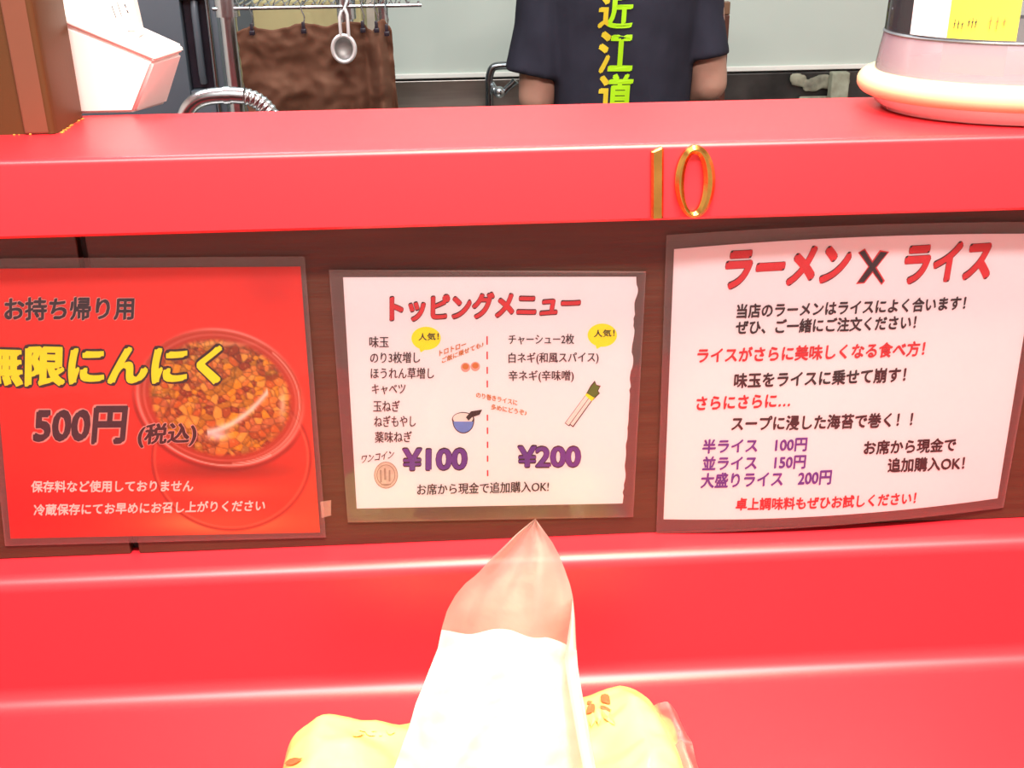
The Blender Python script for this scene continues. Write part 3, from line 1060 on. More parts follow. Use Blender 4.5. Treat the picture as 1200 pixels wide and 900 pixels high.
def jug_patch(name, pxa, pxb, za, zb_, rr, m, label=None):
    """a label that follows the front wall between two pixel columns"""
    def ang(px):
        lo_, hi_ = math.radians(-172), math.radians(-20)
        for _ in range(40):
            am = (lo_ + hi_) / 2
            q = RM.transposed() @ (Vector((jc.x + rx * rr * math.cos(am), jc.y + ry * rr * math.sin(am), jc.z + z4)) - CAM)
            if 600 + F * q.x / -q.z < px: lo_ = am
            else: hi_ = am
        return lo_
    a0, a1 = ang(pxa), ang(pxb)
    v, f = [], []
    n = 14
    for k in range(n + 1):
        a = a0 + (a1 - a0) * k / n
        for z in (za, zb_):
            v.append((jc.x + rx * rr * math.cos(a), jc.y + ry * rr * math.sin(a), jc.z + z))
    for k in range(n):
        f.append([2 * k, 2 * k + 2, 2 * k + 3, 2 * k + 1])
    o = from_py(name, v, f, m, jug, True)
    if label: o['label'] = label
    return o, a0, a1


M['ylabel'] = mat('yellow_label', (.62, .66, .07), .5, var=.08, vscale=30)
M['wlabel'] = mat('pale_blue_white_label', (.72, .84, .90), .5, var=.05, vscale=30)
jug_patch('white_label', 1066, 1108.5, z4 + .002, .15, .992, M['wlabel'], 'pale white label')
jug_patch('inner_patch', 1106, 1182, z3 + .004, z4, .90, mat('olive_patch', (.42, .40, .04), .5, var=.1))  # olive patch inside the frosted band, below the yellow label
_, a0, a1 = jug_patch('yellow_label', 1109, 1190, z4 + .002, .15, .992, M['ylabel'], 'yellow label')


def jug_marks(f0, f1, z, h, n, m, wd):
    """print too blurred to read: short uneven strokes"""
    v, f = [], []
    rr = random.Random(int(f0 * 100))
    for k in range(n):
        fc = f0 + (f1 - f0) * (k + .5) / n
        za, zb_ = z + h * rr.uniform(0, .25), z + h * rr.uniform(.7, 1)
        for q in ((fc - wd, za, fc + wd * .6, za, fc + wd, zb_, fc - wd * .4, zb_), (fc - wd * 2, z + h * .45, fc + wd * 2, z + h * .5, fc + wd * 2, z + h * .62, fc - wd * 2, z + h * .57)):
            k0 = len(v)
            for i in range(0, 8, 2):
                a_ = a0 + (a1 - a0) * q[i]
                v.append((jc.x + rx * 1.003 * math.cos(a_), jc.y + ry * 1.003 * math.sin(a_), jc.z + q[i + 1]))
            f.append([k0, k0 + 1, k0 + 2, k0 + 3])
    from_py('label_print', v, f, m, jug)


jug_marks(.08, .26, z4 + .008, .006, 3, M['inkgrey'], .007)
jug_marks(.30, .45, z4 + .009, .007, 3, M['inkgrey'], .007)
jug_marks(.58, .86, z4 + .009, .009, 3, M['inkorange'], .009)

# ------------------------------------------------------------------ soft tissue pack
ZP = .058
pl = atz(355, 846, ZT + ZP * .9)
pr = atz(742, 802, ZT + ZP * .9)
ax = (pr - pl)
ax.z = 0
Lp = ax.length
ax.normalize()
ay = Vector((-ax.y, ax.x, 0))
HW, HD = Lp / 2 + .018, .062
pc0 = (pl + pr) / 2
pc0.z = ZT
pc0 -= ay * (HD * .86)
pack = empty('tissue_pack', pc0, 'soft pack of tissues in pale yellow film on the red counter', 'tissue pack')


def packh(u, v):
    e_ = max(0, 1 - abs(u) ** 9) ** .5 * max(0, 1 - abs(v) ** 9) ** .5
    h = ZP * (.74 + .40 * min(1, abs(u) * 1.25) ** 3)
    h += .004 * math.sin(u * 9 + v * 3) * (1 - abs(u) * .5)
    h += .006 * noise.noise((u * 3.3, v * 2.5, 1.7)) + .003 * noise.noise((u * 9, v * 7, 4))
    return h * e_


def pack_surface(top, nx=70, ny=44):
    v, f = [], []
    for j in range(ny + 1):
        for i in range(nx + 1):
            u = math.sin((i / nx * 2 - 1) * math.pi / 2)
            vv = math.sin((j / ny * 2 - 1) * math.pi / 2)
            hw = HW * (1 - .05 * vv * vv)
            hd = HD * (1 - .10 * u * u + .02 * math.sin(u * 7))
            h = packh(u, vv)
            zz = .020 * (0 if abs(u) > .999 or abs(vv) > .999 else 1)
            z = max(.0, h) if top else 0
            zedge = .016 * max(abs(u), abs(vv)) ** 12
            zz = z + (zedge if top else zedge)
            p = pc0 + ax * (u * hw) + ay * (vv * hd)
            v.append(Vector((p.x, p.y, ZT + zz + .0005)))
    for j in range(ny):
        for i in range(nx):
            a = j * (nx + 1) + i
            f.append([a, a + 1, a + nx + 2, a + nx + 1] if top else [a, a + nx + 1, a + nx + 2, a + 1])
    return v, f


v1, f1 = pack_surface(True)
v2, f2 = pack_surface(False)
k = len(v1)
body = from_py('wrapper', v1 + v2, f1 + [[i + k for i in q] for q in f2], M['pack'], pack, True)
bvp = BVHTree.FromPolygons([tuple(p) for p in v1], f1)
for sd in (-1, 1):
    v, f = [], []
    n, mm = 28, 8
    for j in range(mm + 1):
        for i in range(n + 1):
            t = i / n * 2 - 1
            o_ = (HW * (.955 + .0 * j)) + j / mm * .014
            p = pc0 + ax * (sd * o_) + ay * (t * HD * (.70 - .1 * j / mm))
            z = ZT + .018 + .010 * (1 - abs(t)) + .005 * math.sin(j / mm * 3) + (.0002 if i % 2 else -.0002) * (j > 2) + .003 * noise.noise((t * 3, j * .3, sd))
            if sd > 0: z += .006 + .016 * (t * .5 + .5)
            v.append(Vector((p.x, p.y, z)))
    for j in range(mm):
        for i in range(n):
            a = j * (n + 1) + i
            f.append([a, a + 1, a + n + 2, a + n + 1])
    o = from_py('end_seal', v, f, M['seal'], pack, True)
    o['label'] = 'clear crimped end of the wrapper'


def decal(name, polys, m, parent, bv, lift=.0016, sub=1):
    vs, fs = [], []
    for pl_ in polys:
        hit = []
        for (x, y) in pl_:
            d = ray(x, y).normalized()
            h = bv.ray_cast(CAM, d)
            if h[0] is None: break
            nn = h[1] if h[1].dot(d) < 0 else -h[1]
            hit.append(h[0] + nn * lift)
        if len(hit) == len(pl_):
            k_ = len(vs)
            c_ = sum(hit, Vector()) / len(hit)
            vs += hit + [c_ + (hit[0] - hit[0])]
            n_ = len(hit)
            fs += [[k_ + i, k_ + (i + 1) % n_, k_ + n_] for i in range(n_)]
    if vs:
        return from_py(name, vs, fs, m, parent)


def petal(x0, y0, x1, y1, w_):
    L = math.hypot(x1 - x0, y1 - y0)
    w_ *= 1.25
    nx, ny = -(y1 - y0) / L, (x1 - x0) / L
    out = []
    for t in (0, .15, .35, .6, .85): out.append((x0 + (x1 - x0) * t + nx * w_ * math.sin(math.pi * min(1, t ** .8)), y0 + (y1 - y0) * t + ny * w_ * math.sin(math.pi * min(1, t ** .8))))
    for t in (1, .85, .6, .35, .15): out.append((x0 + (x1 - x0) * t - nx * w_ * math.sin(math.pi * min(1, t ** .8)), y0 + (y1 - y0) * t - ny * w_ * math.sin(math.pi * min(1, t ** .8))))
    return out


decal('leaf_print', [petal(684, 814, 703, 810, 4.6), petal(706, 815, 716, 826, 4.4), petal(704, 829, 718, 834, 2.2), petal(698, 827, 688, 838, 4), petal(688, 826, 696, 823, 1.6)], M['packprint'], pack, bvp)
decal('leaf_print', [petal(700, 833, 703, 852, 3), petal(706, 833, 722, 850, 4), petal(696, 836, 694, 854, 3)], M['packprint2'], pack, bvp)
decal('leaf_print', [petal(336, 896, 357, 890, 3.2), petal(336, 851, 348, 846, 2)], M['packprint'], pack, bvp)
decal('leaf_print', [petal(412, 864, 426, 862, 1.8), petal(427, 859, 439, 863, 2.2), petal(418, 857, 442, 858, 1.3), petal(444, 861, 447, 863, 1.4), petal(452, 857, 463, 860, 3)], M['packprint2'], pack, bvp)

# the pulled-up tissue: a rear ply to the peak and a folded ply in front of it
tis = empty('tissue', (.02, .53, ZT + .05), 'white tissue pulled up to a point out of the yellow pack', 'tissue')


def interp(tab, y):
    for (y0, x0), (y1, x1) in zip(tab, tab[1:]):
        if y <= y1:
            t = (y - y0) / (y1 - y0)
            return x0 + (x1 - x0) * t
    return tab[-1][1]


LB_ = [(608, 627), (625, 606), (640, 591), (655, 575), (672, 560), (684, 545), (697, 534), (715, 524), (735, 518), (760, 513), (780, 505), (800, 497), (825, 487), (850, 480), (900, 462), (960, 440)]
RB_ = [(608, 627.5), (620, 636), (635, 647), (650, 655), (665, 661), (685, 668), (700, 671.5), (725, 674), (750, 675), (780, 677), (800, 680), (840, 687), (870, 692), (900, 698), (960, 716)]


def tissue_ply(name, fy, top, m, n=44, m_=70, ybase=.548):
    """grid between the outline tables; fy gives the depth of each fold"""
    v, f = [], []
    for j in range(m_ + 1):
        for i in range(n + 1):
            s = i / n
            y0 = top(s)
            ypix = y0 + (940 - y0) * (j / m_)
            l_, r_ = interp(LB_, ypix), interp(RB_, ypix)
            x = l_ + (r_ - l_) * s
            d = ybase + fy(s, (ypix - 608) / 300)
            v.append(aty(x, ypix, d))
    for j in range(m_):
        for i in range(n):
            a = j * (n + 1) + i
            f.append([a, a + n + 1, a + n + 2, a + 1])
    return from_py(name, v, f, m, tis, True)


def f_back(s, t):
    k = min(1, t * 1.2)
    return .012 * k * math.sin(s * 5.2 + t * 2) + .004 * noise.noise((s * 5, t * 4, 2)) + .05 * k * (s - .5) ** 2 + .0006 * noise.noise((s * 9, t * 8, 5))


def f_front(s, t):
    k = min(1, max(0, t))
    return -.012 - .022 * k - .014 * k * math.sin(s * math.pi) + .006 * math.sin(s * 13 + t * 1.5) * k + .050 * k * abs(s - .5) ** 2 + .004 * noise.noise((s * 6, t * 3, 9)) + .0012 * noise.noise((s * 18, t * 15, 3))


def top_front(s):
    return 738 + 6 * math.sin(s * 3) + 5 * noise.noise((s * 4, 0, 6)) - 10 * math.exp(-((s - .5) / .18) ** 2) + 70 * max(0, s - .78) ** 1.0 + 8 * s


tissue_ply('rear_ply', f_back, lambda s: 608.0, M['tissue_thin_dim'])
tissue_ply('front_ply', f_front, top_front, M['tissue'], ybase=.545)
# side fold on the right of the cone
v, f = [], []
for j in range(41):
    yp = 700 + 240 * j / 40
    for i in range(9):
        s = i / 8
        r_ = interp(RB_, yp)
        v.append(aty(r_ - 14 * (1 - s) * min(1, j / 12) - .6, yp, .528 - .03 * (j / 40) + .022 * s + .004 * math.sin(s * 6)))
for j in range(40):
    for i in range(8):
        a = j * 9 + i
        f.append([a, a + 9, a + 10, a + 1])
from_py('side_fold', v, f, M['tissue'], tis, True)

# ------------------------------------------------------------------ kitchen: grey cabinet
yc = 2.24
g0, g1 = aty(60, 60, yc), aty(259, 60, yc)
cab = empty('kitchen_cabinet', ((g0.x + g1.x) / 2, yc + .3, 0), 'dark blue-grey appliance cabinet with a long recessed handle behind the white device', 'cabinet')
hx0, hx1 = aty(216, 50, yc).x, aty(245, 50, yc).x
hz0, hz1 = aty(230, 106, yc).z, aty(230, 0, yc).z
W0 = g0.x - .25
slab('carcass', ((W0 + g1.x) / 2, yc + .31, .8), (g1.x - W0, .56, 1.6), M['grey'], .01, cab)
bm = bmesh.new()                      # door face with a slot for the handle
for a, b, c_, d in ((W0, hx0, .02, 1.58), (hx1, g1.x, .02, 1.58), (hx0, hx1, .02, hz0), (hx0, hx1, hz1, 1.58)):
    box(bm, ((a + b) / 2, yc + .015, (c_ + d) / 2), (b - a - .0005, .03, d - c_), .003)
build('door', bm, M['grey'], cab, auto=40)
slab('handle_recess', ((hx0 + hx1) / 2, yc + .026, (hz0 + hz1) / 2), (hx1 - hx0, .008, hz1 - hz0), M['dark'], .002, cab)
bm = bmesh.new()
xm = (hx0 + hx1) / 2
tube(bm, [(xm + .002, yc + .012, hz0 + .012), (xm + .002, yc + .006, hz0 + .03), (xm + .002, yc + .006, hz1 - .02), (xm + .002, yc + .012, hz1 - .004)], .007, 10)
build('handle', bm, M['grey'], cab, auto=50)
slab('side_trim', (g1.x - .014, yc - .003, .8), (.006, .01, 1.56), M['darkchrome'], .002, cab)

# chrome flexible hose, arching above the shelf's rear edge
yh = 1.12
hp = [(214, 150), (220, 129), (231, 118), (244, 113.5), (258, 112), (272, 111.5), (286, 112.5), (299, 117), (310, 125), (319, 137), (325, 155)]
P = [aty(x, y, yh) for x, y in hp]
hose = empty('metal_hose', (P[4].x, yh, .851), 'arched chrome faucet pipe with coiled flexible end behind the red shelf at left', 'faucet hose')


def catmull(P, n=6):
    out = []
    for i in range(len(P) - 1):
        a, b, c_, d = P[max(0, i - 1)], P[i], P[i + 1], P[min(len(P) - 1, i + 2)]
        for k_ in range(n):
            t = k_ / n
            out.append(.5 * ((2 * b) + (c_ - a) * t + (2 * a - 5 * b + 4 * c_ - d) * t * t + (3 * b - a - 3 * c_ + d) * t ** 3))
    out.append(P[-1])
    return out


dn = lambda p: [Vector((p.x, yh, p.z - .1)), Vector((p.x, yh, .851))]
bm = bmesh.new()
tube(bm, dn(P[0])[::-1] + catmull(P[:7]), .0078, 14)
build('pipe', bm, M['chrome'], hose, auto=50)
fl = catmull(P[6:], 22)
bm = bmesh.new()
tube(bm, fl + dn(P[-1]), [.0074 + .0010 * (.5 + .5 * math.cos(i * math.pi * 2 / 9)) for i in range(len(fl))] + [.007, .007], 14)
build('coil', bm, M['chrome'], hose, auto=50)
bm = bmesh.new()
for q in (P[4] + (P[5] - P[4]) * .6,):
    tube(bm, [q - Vector((.003, 0, 0)), q + Vector((.003, 0, 0))], .0088, 16)
build('collar', bm, M['chrome'], hose, auto=40)

# ------------------------------------------------------------------ wire rack with cloth, hooks and ladle
yr = 1.9
rack = empty('wire_rack', (aty(340, 60, yr).x, yr + .15, 0), 'chrome wire shelving rack beside the dark grey cabinet', 'rack')


def post_(pxt, pxb, y, r):
    a, b = aty(*pxt, y), aty(*pxb, y)
    x = (a.x + b.x) / 2
    bm = bmesh.new()
    tube(bm, [(x, y, .0), (x, y, 2.0)], r, 16)
    for z in (a.z - .01,):
        tube(bm, [(x, y, z - .012), (x, y, z + .03)], r * 1.45, 16)
    build('rack_post', bm, M['chrome'], rack, auto=40)
    return x


x_a = post_((265, 2), (276, 100), yr, .0135)
x_b = post_((404, 5), (410, 60), yr, .0105)
x_c = post_((444, 10), (452, 60), yr + .16, .008)
x_d = x_b + .1
zsh = aty(340, 8, yr).z
for z in (zsh, .35):
    bm = bmesh.new()
    for y in (yr - .012, yr + .30):
        for dz in (0, .022):
            tube(bm, [(x_a - .02, y, z + dz), (x_d + .02, y, z + dz)], .003, 8)
    n = 22
    for k in range(n):
        x = x_a - .015 + (x_d - x_a + .03) * k / (n - 1)
        tube(bm, [(x, yr - .012, z + .004), (x, yr + .30, z + .004)], .0018, 6)
    # zig-zag truss
    pts = []
    for k in range(25):
        pts.append((x_a + (x_d - x_a) * k / 24, yr - .012, z + (.022 if k % 2 else 0)))
    tube(bm, pts, .0018, 6)
    build('wire_shelf', bm, M['chrome'], rack, auto=60)
bm = bmesh.new()
xe = aty(426, 60, yr + .13).x
box(bm, ((x_a + .018 + xe) / 2, yr + .2, (zsh + .358) / 2), (xe - x_a - .018, .14, zsh - .36), .004)
tag(build('cardboard_box', bm, M['card']), 'yellowish box standing on the rack behind the brown cloth', 'box')
bm = bmesh.new()
box(bm, (aty(430, 60, yr + .38).x, yr + .38, .9), (.07, .02, 1.8), .004)
tag(build('beige_board', bm, mat('beige_board', (.46, .40, .33), .7, var=.1)), 'narrow beige board standing at the right end of the rack', 'board')

# cloth
yq = yr - .045
tops = [(277, 38), (287, 33), (295, 30), (303, 33.5), (318, 35), (336, 32.5), (348, 28), (356, 27), (366, 28.5), (382, 31), (396, 27), (408, 25.5), (425, 27), (432, 34), (437, 36), (441, 26), (449, 22), (456, 30), (458, 33)]
rows = 46
cols = 110
v, f = [], []


def topy(px):
    for (x0, y0), (x1, y1) in zip(tops, tops[1:]):
        if px <= x1:
            t = (px - x0) / (x1 - x0)
            t = t * t * (3 - 2 * t)
            return y0 + (y1 - y0) * t
    return tops[-1][1]


for j in range(rows + 1):
    t = j / rows
    for i in range(cols + 1):
        s = i / cols
        L0, R0_ = 277 + 14 * t * 1.2 + 1.5 * noise.noise((0, t * 9, 0)), 458 + 10 * t
        px = L0 + (R0_ - L0) * s
        y0 = topy(277 + (458 - 277) * s)
        py = y0 + (150 - y0) * t
        dd = .010 * math.sin(s * 17 + t * 2) * (.4 + t * .6) + .018 * math.sin(s * 40) * max(0, s - .66) * 3 * (.4 + t)
        dd += .010 * noise.noise((s * 6, t * 4, 1)) + .005 * noise.noise((s * 14, t * 10, 3))
        dd += .05 * max(0, s - .8)
        v.append(aty(px, py, yq + dd))
for j in range(rows):
    for i in range(cols):
        a = j * (cols + 1) + i
        f.append([a, a + cols + 1, a + cols + 2, a + 1])
o = from_py('hanging_cloth', v, f, M['cloth'], None, True)
sm = o.modifiers.new('s', 'SOLIDIFY')
sm.thickness = .0015
tag(o, 'wrinkled brown cloth hung on hooks across the wire rack', 'cloth')

# hooks
hk = [(292, 10, 295, 33), (352, 9, 355.5, 31), (423, 8, 425, 30), (438, 8, 441, 30), (451, 12, 453, 34)]
names = ['leftmost hook clip holding the brown cloth on the rack', 'hook clip holding the brown cloth left of the hanging strainer', 'first hook clip right of the hanging strainer',
         'hook clip over the gathered folds of the brown cloth', 'rightmost hook clip at the cloth corner by the pale wall']
for (xa, ya, xb, yb), lb in zip(hk, names):
    A = aty(xa, ya, yr - .05)
    B = aty(xb, yb, yr - .052)
    h = empty('cloth_hook', A, lb, 'hook', 'hook clips along the brown cloth')
    A2 = Vector((A.x, yr - .012, zsh + .006))
    bm = bmesh.new()
    tube(bm, [A2 + Vector((0, .006, -.004)), A2 + Vector((0, .004, .003)), A2 + Vector((0, -.006, .004)), A, (A + B) / 2 + Vector((.004, 0, 0)), B], .0010, 6)
    build('wire', bm, M['darkchrome'], h, auto=50)
    bm = bmesh.new()
    box(bm, B + Vector((0, 0, .0)), (.005, .005, .014), .001)
    box(bm, B + Vector((0, 0, -.007)), (.008, .008, .007), .001)
    build('clip', bm, M['dark'], h, auto=40)

# strainer / small ladle
yl = yr - .10
lc = aty(403, 57, yl)
lad = empty('strainer', lc, 'small round steel strainer with double wire handle hanging in front of the brown cloth', 'strainer')
bm = bmesh.new()
Rl = (aty(416.5, 57, yl).x - lc.x)
rings = []
for k in range(9):                     # bowl opens towards the dining side
    a = k / 8 * math.pi / 2
    r = Rl * .92 * math.cos(a) + .0005
    d = Rl * .75 * math.sin(a)
    rings.append([bm.verts.new((lc.x + r * math.cos(q * math.pi / 16), lc.y + d, lc.z + r * 1.08 * math.sin(q * math.pi / 16))) for q in range(32)])
for A, B in zip(rings, rings[1:]):
    for q in range(32):
        bm.faces.new((A[q], A[(q + 1) % 32], B[(q + 1) % 32], B[q]))
bm.faces.new(rings[-1])
build('bowl', bm, mat('steel_bowl', (.50, .50, .49), .55, metal=1, var=.3, vscale=50), lad, True)
bm = bmesh.new()
tube(bm, [(lc.x + Rl * .96 * math.cos(a), lc.y - .001, lc.z + Rl * 1.12 * math.sin(a)) for a in [k * math.pi / 20 for k in range(40)]], .0032, 10, closed=True)
M['satin'] = mat('satin_steel', (.80, .80, .80), .5, metal=.6, var=.05)
build('rim', bm, M['satin'], lad, auto=60)
bm = bmesh.new()
hx = lc.x + .001
ha, hb = aty(398, 20, yl), aty(407, 17, yl)
tube(bm, [(ha.x, yl - .002, lc.z + Rl * 1.05), (ha.x, yl - .002, ha.z), (ha.x + .003, yl, ha.z + .008)], .0026, 8)
tube(bm, [(hb.x, yl - .002, lc.z + Rl * 1.05), (hb.x, yl - .002, hb.z), (hb.x - .003, yl, hb.z + .008)], .0026, 8)
tube(bm, [(ha.x + .003, yl, ha.z + .008), ((ha.x + hb.x) / 2, yl + .01, zsh + .002), ((ha.x + hb.x) / 2, yr - .008, zsh + .010), ((ha.x + hb.x) / 2, yr - .002, zsh - .004)], .002, 8)
tube(bm, [(hb.x - .003, yl, hb.z + .008), ((ha.x + hb.x) / 2, yl + .01, zsh + .002)], .002, 8)
build('handle', bm, M['satin'], lad, auto=60)
bm = bmesh.new()
q = aty(404, 62.5, yl + .02)
bmesh.ops.create_uvsphere(bm, u_segments=12, v_segments=8, radius=.0035, matrix=Matrix.Translation(q))
build('centre_hole', bm, M['dark'], lad, True)

# ------------------------------------------------------------------ sink, splash, tap at the back wall
ysk = 2.96
xs0, xs1 = aty(455, 100, ysk).x, XR - .3
sink = empty('sink_unit', ((xs0 + xs1) / 2, 2.75, 0), 'stainless sink unit along the back wall behind the worker', 'sink')
slab('cabinet', ((xs0 + xs1) / 2, 2.80, .42), (xs1 - xs0, .36, .84), M['steel'], .004, sink)
bm = bmesh.new()
box(bm, ((xs0 + xs1) / 2, 2.80, .86), (xs1 - xs0, .38, .035), .004)
build('worktop', bm, M['steel'], sink)
splash_l = slab('splash_panel', ((xs0 + aty(848, 100, 2.97).x) / 2, 2.975, (.878 + zb - .004) / 2), (aty(848, 100, 2.97).x - xs0, .012, zb - .006 - .878), M['steel'], .002, sink)
slab('splash_panel', ((aty(849, 100, 2.97).x + xs1) / 2, 2.975, (.878 + zb - .004) / 2), (xs1 - aty(849, 100, 2.97).x, .012, zb - .006 - .878), M['dsteel'], .002, sink, 'dark stained steel')
slab('splash_edge', (xs0 + .006, 2.962, (.878 + zb) / 2), (.014, .014, zb - .88), M['chrome'], .003, sink)

yt = 2.82
tp = empty('tap', (aty(575, 110, yt).x, yt, .878), 'chrome wall tap with bent spout beside the worker\'s left sleeve', 'tap')
T = [aty(x, y, yt) for x, y in ((573.5, 125), (573.5, 108), (573, 95), (575, 84), (579, 78.5), (588, 77), (600, 77), (612, 79), (616, 84))]
bm = bmesh.new()
tube(bm, [Vector((T[0].x, yt, .878))] + catmull(T, 5), .0095, 12)
build('spout', bm, M['darkchrome'], tp, auto=60)
bm = bmesh.new()
q = aty(580, 107, yt - .02)
tube(bm, [aty(577, 98, yt), aty(579, 104, yt - .015), q, aty(585, 110, yt - .02)], [.006, .008, .009, .007], 10)
bmesh.ops.create_uvsphere(bm, u_segments=16, v_segments=10, radius=.014, matrix=Matrix.Translation(aty(585, 108, yt - .025)))
build('valve', bm, M['chrome'], tp, auto=60)
bm = bmesh.new()
tube(bm, [aty(588, 111, yt - .02), aty(595, 103, yt - .02), aty(600, 99, yt - .02), aty(604, 94.5, yt - .02)], [.007, .008, .008, .01], 10)
build('lever', bm, M['darkchrome'], tp, auto=60)
bm = bmesh.new()
for px, mm_ in ((571.5, .006), (613.5, .006)):
    a = aty(px, 94, yt + .02)
    tube(bm, [(a.x, yt + .02, .878), (a.x, yt + .02, a.z)], mm_, 10)
build('riser_pipe', bm, M['darkchrome'], tp, auto=60)

# encrusted rag and block on the dark steel, right
zz = aty(960, 98, 2.9).z
bm = bmesh.new()
for k in range(60):
    px = 928 + 62 * random.random()
    py = 97 + 6 * math.sin(px * .22) * .6 + random.uniform(-5, 5)
    p = aty(px, py, 2.955)
    bmesh.ops.create_icosphere(bm, subdivisions=2, radius=random.uniform(.006, .014), matrix=Matrix.Translation(p) @ Matrix.Diagonal((1.6, .5, .9, 1)))
box(bm, (aty(960, 98, 2.95).x, 2.955, (.88 + zz) / 2 - .02), (.10, .01, zz - .92), .003)
o = fuse('dish_rag', bm, mat('crusty_pale_rag', (.44, .42, .31), .85, col2=(.10, .09, .07), vscale=24, bump=.8, bscale=60), None, .004, 2)
tag(o, 'crumpled pale rag with dark stains against the steel splash beside the pitcher', 'rag')
bm = bmesh.new()
a, b = aty(973, 84, 2.93), aty(994, 84, 2.93)
box(bm, ((a.x + b.x) / 2, 2.925, (.879 + a.z) / 2), (b.x - a.x, .03, a.z - .879), .004)
tag(build('pale_block', bm, mat('pale_greenish_block', (.42, .43, .33), .8, col2=(.25, .24, .17), vscale=30)), 'pale greenish block standing at the right end of the stained rag', 'block')

# brown upright behind the person
a, b = aty(839, 60, 2.585), aty(851.5, 60, 2.585)
up_ = empty('wooden_upright', ((a.x + b.x) / 2, 2.585, 0), 'brown wooden upright standing behind the worker\'s right arm', 'post')
zt = aty(848, 2, 2.585).z
zm = aty(848, 17, 2.585).z
slab('lower_length', ((a.x + b.x) / 2, 2.585, zm / 2), (b.x - a.x, .02, zm), mat('red_brown_wood', (.14, .045, .028), .5, var=.3, vscale=6, stretch=(8, 8, 1)), .002, up_)
slab('upper_length', ((a.x + b.x) / 2, 2.585, (zm + zt) / 2 + .0005), (b.x - a.x, .02, zt - zm), mat('tan_wood', (.30, .16, .09), .5, var=.3, vscale=6, stretch=(8, 8, 1)), .002, up_)

# ------------------------------------------------------------------ person seen from behind
yp_ = 2.36
pcx = aty(727, 60, yp_).x
per = empty('person', (pcx, yp_, 0), 'person seen from behind in a dark short-sleeved T-shirt with bright yellow-green lettering', 'person')
c = pcx


def V3(x, y, z):
    return Vector((c + x, yp_ + y, z))


bm = bmesh.new()
# head, neck, trunk
loft(bm, [(V3(0, .01, 1.49), .055, .06), (V3(0, .01, 1.53), .068, .085), (V3(0, .0, 1.58), .075, .098), (V3(0, -.003, 1.63), .076, .099), (V3(0, -.003, 1.67), .066, .087), (V3(0, -.003, 1.70), .035, .05)], 24)
cone_chain(bm, [(V3(0, .0, 1.36), .062), (V3(0, .005, 1.45), .056), (V3(0, .01, 1.52), .055)])
loft(bm, [(V3(0, 0, .86), .15, .10), (V3(0, 0, .95), .155, .105), (V3(0, 0, 1.08), .125, .09), (V3(0, 0, 1.2), .14, .10), (V3(0, 0, 1.33), .155, .095), (V3(0, 0, 1.40), .11, .07), (V3(0, 0, 1.43), .06, .055)], 28, 2.4)
hand_pts = {}
for sd in (-1, 1):
    sh = V3(sd * .145, 0, 1.37)
    el = V3(-.172, -.02, 1.09) if sd < 0 else V3(.180, -.02, 1.11)
    wr = V3(-.115, .20, 1.01) if sd < 0 else V3(.08, .20, 1.02)
    cone_chain(bm, [(V3(sd * .09, 0, 1.375), .05), (sh, .052), ((sh + el) / 2, .044), (el, .038)])
    cone_chain(bm, [(el, .038), (el.lerp(wr, .3), .039), (el.lerp(wr, .75), .028), (wr, .024)])
    fd = (wr - el).normalized()
    lat = Vector((-sd, .15, 0)).normalized()
    lat = (lat - fd * lat.dot(fd)).normalized()
    cone_chain(bm, [(wr, .022), (wr + fd * .04, .026), (wr + fd * .075, .026)])
    for k, (o_, ln) in enumerate(((-.027, .062), (-.009, .072), (.009, .068), (.027, .052))):
        st = wr + fd * .075 + lat * o_
        md = st + fd * ln * .5 + Vector((0, 0, -.012))
        en = md + fd * ln * .35 + Vector((0, 0, -.028))
        cone_chain(bm, [(st, .010), (md, .009), (en, .0075)], 8)
    tb = wr + fd * .025 + lat * .024
    cone_chain(bm, [(tb, .011), (tb + fd * .035 + lat * .018 + Vector((0, 0, -.01)), .010), (tb + fd * .06 + lat * .018 + Vector((0, 0, -.025)), .008)], 8)
    hp_, kn, an = V3(sd * .09, 0, .88), V3(sd * .10, .01, .48), V3(sd * .105, -.01, .09)
    cone_chain(bm, [(hp_, .085), (hp_.lerp(kn, .4), .075), (kn, .055), (kn.lerp(an, .3), .054), (an, .038)])
    cone_chain(bm, [(an + Vector((0, -.02, -.045)), .035), (an + Vector((0, .06, -.05)), .035), (an + Vector((sd * .01, .14, -.06)), .028)])
    # ears
    cone_chain(bm, [(V3(sd * .076, .005, 1.575), .012), (V3(sd * .08, -.002, 1.60), .014), (V3(sd * .079, -.004, 1.622), .010)], 8)
cone_chain(bm, [(V3(0, .095, 1.605), .009), (V3(0, .110, 1.578), .013), (V3(0, .100, 1.568), .011)], 8)       # nose
cone_chain(bm, [(V3(-.02, .088, 1.543), .007), (V3(0, .094, 1.543), .008), (V3(.02, .088, 1.543), .007)], 8)  # lips
fuse('body', bm, M['skin'], per, .006, 4)
for sd in (-1, 1):
    bm = bmesh.new()
    bmesh.ops.create_uvsphere(bm, u_segments=12, v_segments=8, radius=.011, matrix=Matrix.Translation(V3(sd * .03, .084, 1.60)))
    build('eye', bm, M['label'], per, True)
bm = bmesh.new()
loft(bm, [(V3(0, -.035, 1.525), .062, .058), (V3(0, -.02, 1.56), .078, .080), (V3(0, -.014, 1.61), .085, .098), (V3(0, -.008, 1.655), .083, .100), (V3(0, -.005, 1.69), .068, .083), (V3(0, -.005, 1.715), .035, .045)], 24)
fuse('hair', bm, M['hair'], per, .007, 4, lambda p: Vector((noise.noise(p * 60), noise.noise(p * 60 + Vector((5, 5, 5))), 0)) * .004)

